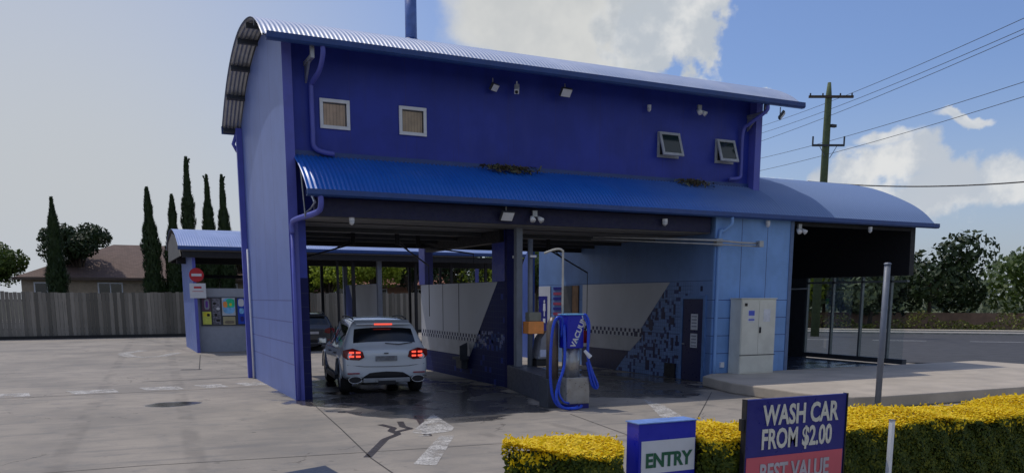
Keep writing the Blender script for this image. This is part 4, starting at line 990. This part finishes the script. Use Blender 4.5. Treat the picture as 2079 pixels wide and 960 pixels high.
for x in (7.62, 13.2):
    d = MB().box(x, 18.95, 0, x+.14, 24.6, 2.95).build('divider_wall', lined_mat('rear divider', (.035, .06, .24), [], rough=.35), K)
    b = MB(); yz(b, x-.001, [(23.9, 2.94), (19.0, 2.94), (19.0, 1.2), (22.6, 1.2)], -.006); b.build('white_panel', M_white, d)
MB().box(-.2, 22.4, 3.2, 3.4, 22.5, 3.35).build('rail', M_black, K)
KW = empty('vending_kiosk', (1.5, 19, 0), 'pale grey kiosk wall holding a row of colourful vending posters', 'kiosk')
MB().box(-.25, 18.95, 0, 3.3, 19.15, 2.70).build('wall', mat('kiosk grey', (.33, .36, .42), .6, var=.05), KW)
MB().box(-.15, 18.90, 1.12, 3.2, 18.949, 2.33).build('vending_panel', M_dgrey, KW)
vp = KW.children[-1]
def poster(x0, x1, z0, z1, bits, nm='poster'):
    o = MB().box(x0, 18.885, z0, x1, 18.899, z1).build(nm, bits[0], vp)
    for qi, (a, b_, c, d, m_) in enumerate(bits[1:]):
        xx0, xx1 = x0+(x1-x0)*a, x0+(x1-x0)*c; zz0, zz1 = z0+(z1-z0)*b_, z0+(z1-z0)*d
        b = MB(); n = 12; yk = 18.884-.003*qi; b.prism([((xx0+xx1)/2+(xx1-xx0)/2*math.copysign(abs(math.cos(q))**.6, math.cos(q)), yk, (zz0+zz1)/2+(zz1-zz0)/2*math.copysign(abs(math.sin(q))**.6, math.sin(q))) for q in [2*math.pi*i/n for i in range(n)]], (0, -.002, 0))
        b.build('print', m_, o)
poster(-.09, .26, 1.75, 2.28, [mat('maroon print', (.12, .06, .10), .5), (.25, .1, .85, .95, mat('grey print', (.28, .3, .36), .6)), (.4, .25, .7, .8, mat('violet print', (.15, .05, .35), .5))])
poster(-.09, .26, 1.18, 1.72, [mat('lime print', (.65, .7, .12), .5), (.1, .6, .9, .95, M_yel), (.5, .62, .85, .85, M_black)])
poster(.32, .64, 1.18, 2.28, [mat('mottled print', (.16, .16, .20), .5, var=.6, vs=14), (.1, .75, .5, .85, M_black), (.5, .55, .95, .65, M_signw), (.2, .3, .6, .42, M_black), (.4, .1, .9, .2, M_black)])
poster(.72, 1.26, 1.55, 2.30, [mat('pale print', (.5, .55, .62), .5), (.05, .1, .98, .98, M_cyan), (.3, .45, .98, .95, M_grn2), (.08, .45, .4, .8, M_orange), (.55, .55, .75, .7, M_yel)])
poster(.74, 1.24, 1.16, 1.50, [mat('sand print', (.42, .38, .22), .5), (.1, .1, .9, .5, mat('brown print', (.2, .17, .12), .5))])
poster(1.36, 1.66, 1.18, 2.28, [M_prnt, (.1, .68, .9, .98, M_signw), (.2, .4, .85, .62, M_cyan), (.3, .1, .8, .3, M_dblue)])
poster(1.74, 2.0, 1.18, 2.28, [M_red, (.1, .1, .9, .5, M_signw)])
poster(2.1, 2.5, 1.18, 2.28, [M_cyan, (.1, .5, .9, .9, M_signw), (.2, .1, .8, .4, M_orange)])
ne = empty('no_entry_sign', (-.3, 18.4, 3.2), 'round red no entry sign with white plate on the kiosk corner pier', 'road sign')
cx, cy, cz = -.28, 18.44, 3.24
MB().tube([(cx, cy+.02, cz), (cx, cy, cz)], .29, 28).build('disc', M_red, ne)
MB().box(cx-.20, cy-.008, cz-.05, cx+.20, cy-.002, cz+.055).build('bar', M_signw, ne)
pl = MB().box(cx-.30, cy, cz-.95, cx+.34, cy+.015, cz-.34).build('plate', M_signw, ne)
b = MB(); b.box(cx-.13, cy-.004, cz-.55, cx+.17, cy-.001, cz-.47); b.box(cx-.20, cy-.004, cz-.68, cx+.24, cy-.001, cz-.66); b.build('plate_print', M_red, pl)

# ------------------------------------------------------------------ fence
M_fence = None
def fence_mat():
    m = bpy.data.materials.new('weathered palings'); m.use_nodes = True; t = NT(m.node_tree); p = t.n['Principled BSDF']
    pos = t.node('ShaderNodeTexCoord').outputs['Object']; sp = t.node('ShaderNodeSeparateXYZ'); t.put(sp.inputs[0], pos)
    cell = t.m('FLOOR', t.m('DIVIDE', sp.outputs[0], .2)); wn = t.node('ShaderNodeTexWhiteNoise', noise_dimensions='1D'); t.put(wn.inputs['W'], cell)
    c = t.mix(wn.outputs[0], (.11, .105, .09, 1), (.30, .28, .245, 1))
    mp = t.node('ShaderNodeMapping'); t.put(mp.inputs[0], pos); mp.inputs['Scale'].default_value = (8, 1, .7)
    c = t.mix(t.ss(t.noise(mp.outputs[0], 2, 5), .45, .75, 0, .5), c, (.09, .085, .075, 1))
    t.put(p.inputs['Base Color'], c); p.inputs['Roughness'].default_value = .9; return m
M_fence = fence_mat()
def fence(x0, x1, y, label):
    F_ = empty('paling_fence', ((x0+x1)/2, y, 0), label, 'fence')
    rr = random.Random(int(x0*7)); b = MB(); x = x0
    while x < x1:
        h = 2.62+rr.uniform(-.03, .04)+.03*math.sin(x*.4); b.box(x+.006, y+rr.uniform(-.012, .012), 0, x+.194, y+.03, h); x += .2
    b.build('palings', M_fence, F_)
    b = MB(); b.box(x0, y+.035, .5, x1, y+.09, .62); b.box(x0, y+.035, 2.1, x1, y+.09, 2.22); b.build('rails', M_fence, F_)
    b = MB(); b.box(x0, y-.04, 0, x1, y-.015, .18); b.build('plinth_board', mat('dark board', (.03, .03, .03), .9), F_)
fence(-30, 24, 35, 'tall weathered grey timber paling fence closing the back of the yard')

# ------------------------------------------------------------------ trees
M_cyp = leafm('cypress foliage', (.012, .028, .010), (.04, .07, .02), .1)
M_bark = mat('bark', (.10, .075, .055), .9)
def cypress(x, y, h, wd, label, seed, split=False):
    rr = random.Random(seed); T = empty('cypress_tree', (x, y, 0), label, 'tree', 'column cypresses behind the fence')
    MB().tube([(x, y, 0), (x, y, h*.6)], [.16, .05], 8).build('trunk', M_bark, T)
    b = MB(); 
    tips = [(0, 0, h)] if not split else [(0, 0, h-.5), (-.14, 0, h), (.28, .1, h-.25)]
    lean = rr.uniform(-.02, .02)
    for k in range(5200):
        t = rr.random()**.8; z = .25+t*(h-.35)
        prof = wd*min(1, (1-t)*1.9+.03)**.8*(.78+.22*math.sin(min(1, t*4)*1.57))
        prof *= 1+.16*math.sin(z*2.1+seed)+.10*math.sin(z*5.3+seed*2)
        a = rr.uniform(0, 6.28); r = prof*(1-abs(rr.gauss(0, .22))); p = Vector((x+r*math.cos(a)+lean*z, y+r*math.sin(a), z))
        n = Vector((math.cos(a), math.sin(a), rr.gauss(0, .5))).normalized()
        up = (Z*1.0+n*.35+Vector((rr.gauss(0, .2), rr.gauss(0, .2), 0))).normalized(); s = rr.uniform(.08, .17); e = up.cross(n).normalized()*s*.45
        q = len(b.v); b.v += [tuple(p-up*s*.5-e), tuple(p-up*s*.5+e), tuple(p+up*s+e*.2), tuple(p+up*s-e*.2)]; b.f.append((q, q+1, q+2, q+3)); b.mi.append(0)
    if split:
        sg = 1 if seed % 2 else -1
        for sx in (sg,):
            for k in range(70 if sx == sg else 35):
                t = rr.random(); p = Vector((x+lean*h+sx*(.0+.20*t*t)+rr.gauss(0, .05*(1-t)+.015), y, h-.9+t*(.8 if sx == sg else .6)))
                leaf(b, p, Vector((rr.gauss(0, 1), -1, rr.gauss(0, .3))).normalized(), .08, rr, 0)
    core = MB(); core.tube([(x, y, .3), (x+lean*h*.3, y, h*.3), (x+lean*h*.7, y, h*.7), (x+lean*h, y, h*.95)], [wd*.6, wd*.68, wd*.45, .04], 10); 
    n0 = len(b.v); b.v += core.v; b.f += [tuple(n0+i for i in f) for f in core.f]; b.mi += [0]*len(core.f)
    b.build('crown', M_cyp, T, recalc=False)
cypress(-.92, 38.5, 9.05, .66, 'dark column cypress furthest left behind the fence, tapering to a plain tip', 21)
cypress(.22, 38.5, 8.7, .62, 'shorter pointed cypress just left of the kiosk roof end', 22)
cypress(1.16, 38.5, 11.0, .58, 'tallest column cypress with a ragged bent tip above the kiosk roof', 23, True)
cypress(2.42, 38.5, 10.0, .52, 'slim cypress with a curled tip in the middle of the kiosk roof', 24, True)
cypress(3.46, 38.5, 10.05, .52, 'slim cypress with a curled tip nearest the blue side wall', 25, True)
cypress(-6.4, 39.5, 8.3, .6, 'stout column cypress standing alone left of the yard', 26)
M_leafs = {'bright': leafm('bright green leaves', (.16, .24, .02), (.40, .46, .06), .5), 'mid': leafm('mid green leaves', (.035, .07, .015), (.11, .16, .03), .25), 'dark': leafm('dark green leaves', (.012, .028, .01), (.045, .07, .02), .15), 'grey': leafm('grey green leaves', (.10, .14, .08), (.24, .28, .15), .4)}
def tree(x, y, h, r, zc, kind, label, seed, n=5200, ls=.13, group='leafy trees beyond the fence'):
    rr = random.Random(seed); T = empty('leafy_tree', (x, y, 0), label, 'tree', group)
    b = MB(); b.tube([(x, y, -.1), (x+.1, y, zc*.4), (x, y, zc)], [.2, .15, .08], 8)
    cl = []
    for k in range(16):
        a = rr.uniform(0, 6.28); e = rr.uniform(-.5, 1.2); q = rr.uniform(.35, .85)
        c = Vector((x+r*q*math.cos(a)*math.cos(e*.8), y+r*q*math.sin(a)*math.cos(e*.8), zc+(h-zc)*.85*q*math.sin(e)))
        cl.append((c, rr.uniform(.28, .5)*r)); b.tube([(x, y, zc*.6), tuple((Vector((x, y, zc))+c)/2), tuple(c)], [.07, .045, .015], 5)
    b.build('trunk', M_bark, T)
    b = MB()
    for k in range(n):
        c, q = rr.choice(cl); d = Vector((rr.gauss(0, 1), rr.gauss(0, 1), rr.gauss(0, 1))).normalized(); p = c+Vector((d.x, d.y, d.z*.8))*q*(.55+.5*rr.random()**.5)
        if p.z > h: p.z = h-rr.random()*.4
        nn = (d+Vector((rr.gauss(0, .6), rr.gauss(0, .6), rr.gauss(0, .6)))).normalized(); leaf(b, p, nn, rr.uniform(.7, 1.3)*ls, rr, 0, .6)
    b.build('crown', M_leafs[kind], T, recalc=False)
TG = [(7.2, 38.4, 5.2, 2.2, 3.4, 'mid', 'round mid green shrub tree left behind the fence seen under the bay ceiling'),
      (9.8, 37.5, 5.9, 2.3, 3.8, 'bright', 'bright lime green tree behind the fence above the white car'),
      (13.0, 37.6, 6.0, 2.2, 3.9, 'bright', 'bright green tree right of the rear steel post behind the fence'),
      (16.2, 39.5, 6.6, 2.6, 4.2, 'dark', 'dark bushy tree behind the fence above the divider wall'),
      (19.5, 39.5, 7.0, 2.8, 4.2, 'dark', 'large dark tree behind the fence beside the navy column'),
      (4.8, 44.5, 6.6, 2.4, 4.8, 'mid', 'rounded tree top showing between the curled cypresses above the kiosk roof'),
      (2.4, 45.5, 6.9, 1.8, 5.2, 'dark', 'low dark tree top behind the tallest cypress'),
      (7.4, 47.5, 8.2, 2.4, 5.6, 'dark', 'dark layered tree touching the blue side wall above the kiosk roof'),
      (22.5, 38.0, 6.5, 2.4, 3.6, 'bright', 'bright green tree seen in the gap between the two steel poles'),
      (-5.2, 45.0, 7.5, 2.2, 5.5, 'dark', 'dark spreading tree at the left end of the brown tiled roof'),
      (-11, 47.0, 6.5, 2.6, 4.4, 'mid', 'broad garden tree on the far left beyond the fence'),
      (26.5, 39.5, 6.8, 3.0, 4.0, 'mid', 'broad mid green tree at the right end of the back fence')]
for i, a in enumerate(TG): tree(*a, 100+i)
# trees and planting across the cross road, seen through the glass
G2 = 'trees across the cross road'
for i, (s, dpt, h, r, zc, kd, lb) in enumerate(((-1.5, 22.5, 6.2, 3.2, 3.6, 'bright', 'leafy green tree across the cross road at the left side of the glazed screen'), (5.5, 23.5, 6.8, 3.4, 3.8, 'grey', 'grey green tree across the cross road at the right side of the glazed screen'),(-26, 24, 7.5, 3.6, 4.6, 'grey', 'greyish tree across the cross road at the left edge of the glazed screen'), (-19, 26, 8, 3.8, 4.6, 'mid', 'full green tree across the cross road behind the first glass pane'), (-12, 24, 7.5, 3.6, 4.2, 'grey', 'grey green tree across the cross road behind the middle glass pane'),
        (-5, 26, 8.2, 4, 4.6, 'mid', 'tall green tree across the cross road behind the right glass pane'), (2, 25, 7, 3.8, 4.2, 'grey', 'grey leaved tree right of the tunnel bay across the road'), (10, 25, 7.5, 4.2, 4.5, 'dark', 'dark broad tree across the cross road at the right'), (19, 25, 6.8, 4, 4.2, 'mid', 'mid green tree across the road near the right edge'), (28, 24, 7.2, 4.2, 4.4, 'dark', 'dark tree across the road at the right edge of the view'), (38, 25, 7.5, 4.2, 4.4, 'mid', 'green tree across the road beyond the right edge'))):
    p = ctr+rd*s+rn*(dpt-2); tree(p.x, p.y, h, r+.8, zc-1.0, kd, lb, 300+i, 4200, .24, G2)
rr = random.Random(5); b = MB()
for k in range(9000):
    s = rr.uniform(-40, 45); d = 18.6+rr.gauss(0, .8); p = ctr+rd*s+rn*d; hh = .75+.4*math.sin(s*.9)+.25*math.sin(s*2.3)
    leaf(b, Vector((p.x, p.y, rr.random()*max(.3, hh))), Vector((rr.gauss(0, 1), rr.gauss(0, 1), 1)).normalized(), .12, rr, 0)
tag(b.build('low_shrubs', leafm('verge shrubs', (.07, .10, .02), (.24, .24, .05), .3), recalc=False), 'band of low green shrubs along the far side of the cross road', 'shrubs', None, 'stuff')
rr = random.Random(9); b = MB()
for k in range(16000):
    s = rr.uniform(-70, 75); d = 46+rr.gauss(0, 2.5); p = ctr+rd*s+rn*d; hh = 5.2+1.2*math.sin(s*.35)+.9*math.sin(s*.9+1)+.5*math.sin(s*2.3)
    leaf(b, Vector((p.x, p.y, hh*rr.random()**.7)), Vector((rr.gauss(0, .6)-.5, rr.gauss(0, .6)-.6, .6)).normalized(), rr.uniform(.25, .5), rr, 0, .7)
tag(b.build('distant_wood', M_leafs['grey'], recalc=False), 'hazy belt of trees far beyond the cross road', 'trees', None, 'stuff')
bk = tag(MB().obb(ctr+rn*23+Vector((0, 0, .5)), rd, rn, Z, 60, .15, .62).build('brick_wall', mat('pinkish brick', (.36, .22, .15), .8, var=.2, vs=2)), 'long low pinkish brick garden wall across the cross road', 'wall')
p = ctr+rd*(-17.5)+rn*13.5; q = empty('light_pole', p, 'green painted street pole across the cross road behind the first glass pane', 'pole')
MB().tube([p-Z*.05, p+Z*8], [.28, .2], 12).build('pole', mat('green pole', (.10, .20, .15), .5), q, True); MB().tube([p+Z*7.8, p+Z*8+rn*-1.5], .05, 8).build('arm', M_steel, q)

# ------------------------------------------------------------------ houses
def house(x0, x1, y0, y1, ze, zr, rc_, wc, label):
    H_ = empty('brick_house', ((x0+x1)/2, (y0+y1)/2, 0), label, 'house')
    MB().box(x0+.4, y0+.4, 0, x1-.4, y1-.4, ze).build('wall', wc, H_)
    ym = (y0+y1)/2; d = min((y1-y0)/2, (x1-x0)/2-.5)
    b = MB(); A = [(x0, y0, ze), (x1, y0, ze), (x1, y1, ze), (x0, y1, ze)]; r0, r1 = (x0+d, ym, zr), (x1-d, ym, zr)
    b.quad(A[0], A[1], r1, r0); b.quad(A[2], A[3], r0, r1); b.poly([A[3], A[0], r0]); b.poly([A[1], A[2], r1]); b.poly(A[::-1])
    rf = b.build('roof', rc_, H_)
    b = MB(); b.box(x0-.05, y0-.08, ze-.16, x1+.05, y0-.001, ze+.02); b.build('gutter', mat('brown gutter', (.10, .07, .05), .6), rf)
    n = max(2, int((x1-x0)/3.2))
    for k in range(n):
        cx = x0+(x1-x0)*(k+.5)/n; wn = MB().box(cx-.7, y0+.36, ze-1.5, cx+.7, y0+.398, ze-.35).build('window', M_glassd, H_)
        f = MB(); f.box(cx-.76, y0+.33, ze-1.56, cx+.76, y0+.36, ze-1.48); f.box(cx-.76, y0+.33, ze-.37, cx+.76, y0+.36, ze-.29); f.box(cx-.76, y0+.33, ze-1.48, cx-.68, y0+.36, ze-.37); f.box(cx+.68, y0+.33, ze-1.48, cx+.76, y0+.36, ze-.37); f.box(cx-.03, y0+.33, ze-1.48, cx+.03, y0+.36, ze-.37); f.build('frame', M_wht, wn)
    return H_
def tilem(name, c):
    m = bpy.data.materials.new(name); m.use_nodes = True; t = NT(m.node_tree); p = t.n['Principled BSDF']
    pos = t.node('ShaderNodeTexCoord').outputs['Object']; br = t.node('ShaderNodeTexBrick'); t.put(br.inputs['Vector'], pos); br.inputs['Scale'].default_value = 1.6
    br.inputs['Color1'].default_value = c4(c); br.inputs['Color2'].default_value = c4([q*.72 for q in c]); br.inputs['Mortar'].default_value = c4([q*.4 for q in c]); br.inputs['Mortar Size'].default_value = .015
    t.put(p.inputs['Base Color'], br.outputs[0]); p.inputs['Roughness'].default_value = .85; return m
house(-9, 9.5, 43, 55, 3.6, 6.1, tilem('brown roof tiles', (.17, .11, .085)), mat('cream brick', (.42, .34, .25), .85), 'long house with a brown tiled hip roof behind the cypresses')
house(10.5, 24, 45, 56, 3.3, 6.0, tilem('terracotta roof tiles', (.36, .15, .09)), mat('pink brick', (.42, .24, .18), .85), 'pink brick house with terracotta roof glimpsed through the wash bays')
house(-27, -12, 44, 56, 3.3, 6.2, tilem('grey roof tiles', (.14, .13, .13)), mat('tan brick', (.34, .26, .19), .85), 'grey roofed brick house at the far left beyond the fence')

# ------------------------------------------------------------------ power pole and wires
PP = Vector((35.5, 19.5, 0)); top = 15.6
def pat(u, v, d): r = ray(u, v); return CAM + r*(d/ r.dot(FW))
base = pat(1664, 470, 50); tp = pat(1684, 168, 50)
PO = empty('power_pole', (base.x, base.y, 0), 'tall green timber power pole with two crossarms behind the vaulted roof', 'power pole')
gx = tp.xy; low_p = Vector((tp.x, tp.y, 0)); tpz = tp.z
M_pole = mat('treated pole', (.10, .13, .06), .8, var=.2)
MB().tube([(tp.x, tp.y, -.1), (tp.x, tp.y, tpz-2.9), (tp.x, tp.y, tpz-.9), (tp.x, tp.y, tpz)], [.27, .22, .20, .10], 12).build('pole', M_pole, PO, True)
ca = RT*1.0; z1 = tpz-.85; z2 = tpz-3.65
wd = Vector((-.80, -.15, 0)).normalized()
cr = MB().obb((tp.x, tp.y-.2, z1), RT, RT.cross(Z), Z, 1.34, .06, .07).build('crossarm', M_bark, PO)
for s in (-1.25, -.5, .55, 1.25): MB().tube([Vector((tp.x, tp.y-.2, z1+.05))+RT*s, Vector((tp.x, tp.y-.2, z1+.2))+RT*s], .045, 8).build('insulator', M_dgrey, cr)
cr2 = MB().obb((tp.x, tp.y-.2, z2), RT, RT.cross(Z), Z, .98, .05, .06).build('crossarm', M_dgrey, PO)
for s in (-.95, .95): MB().tube([Vector((tp.x, tp.y-.2, z2))+RT*s, Vector((tp.x, tp.y-.2, z2+.52))+RT*s], .05, 8).build('insulator', M_dgrey, cr2)
for s in (-1, 1): MB().tube([Vector((tp.x, tp.y-.2, z2))+RT*s*.55, Vector((tp.x, tp.y-.2, z2-.75))+RT*s*.12], .02, 6).build('brace', M_steel, PO)
MB().obb((tp.x+.3, tp.y-.2, tpz-2.5), X, Y, Z, .2, .1, .08).build('switch_box', M_dgrey, PO)
def wire(uvL, dL, uvR, dR, r=.022, sag=.5):
    a, c = pat(*uvL, dL), pat(*uvR, dR); pts = [a.lerp(c, t/14) - Z*sag*4*(t/14)*(1-t/14) for t in range(15)]
    return MB().tube(pts, r, 5)
WG = 'overhead wires at the power pole'
for i, (L, dL, Rr, dR, lb) in enumerate((
    ((1500, 270), 75, (2100, 28), 32, 'topmost thin overhead wire climbing to the right past the pole tip'),
    ((1480, 290), 75, (2100, 50), 32, 'second overhead wire just under the topmost one'),
    ((1440, 320), 75, (2100, 60), 32, 'third overhead wire meeting the right end of the upper crossarm'),
    ((1440, 342), 75, (2100, 160), 32, 'fourth overhead wire, passing the switch box on the pole'),
    ((1440, 366), 75, (2100, 190), 32, 'lowest slanting overhead wire near the lower crossarm'))):
    tag(wire(L, dL, Rr, dR, .014, .35).build('overhead_wire', M_dgrey), lb, 'wire', WG)
tag(wire((1640, 368), 50, (2120, 366), 40, .035, .3).build('service_cable', M_black), 'thick level service cable running right from the pole above the vaulted roof', 'cable')

scn.render.engine = 'CYCLES'
scn.cycles.max_bounces = 6
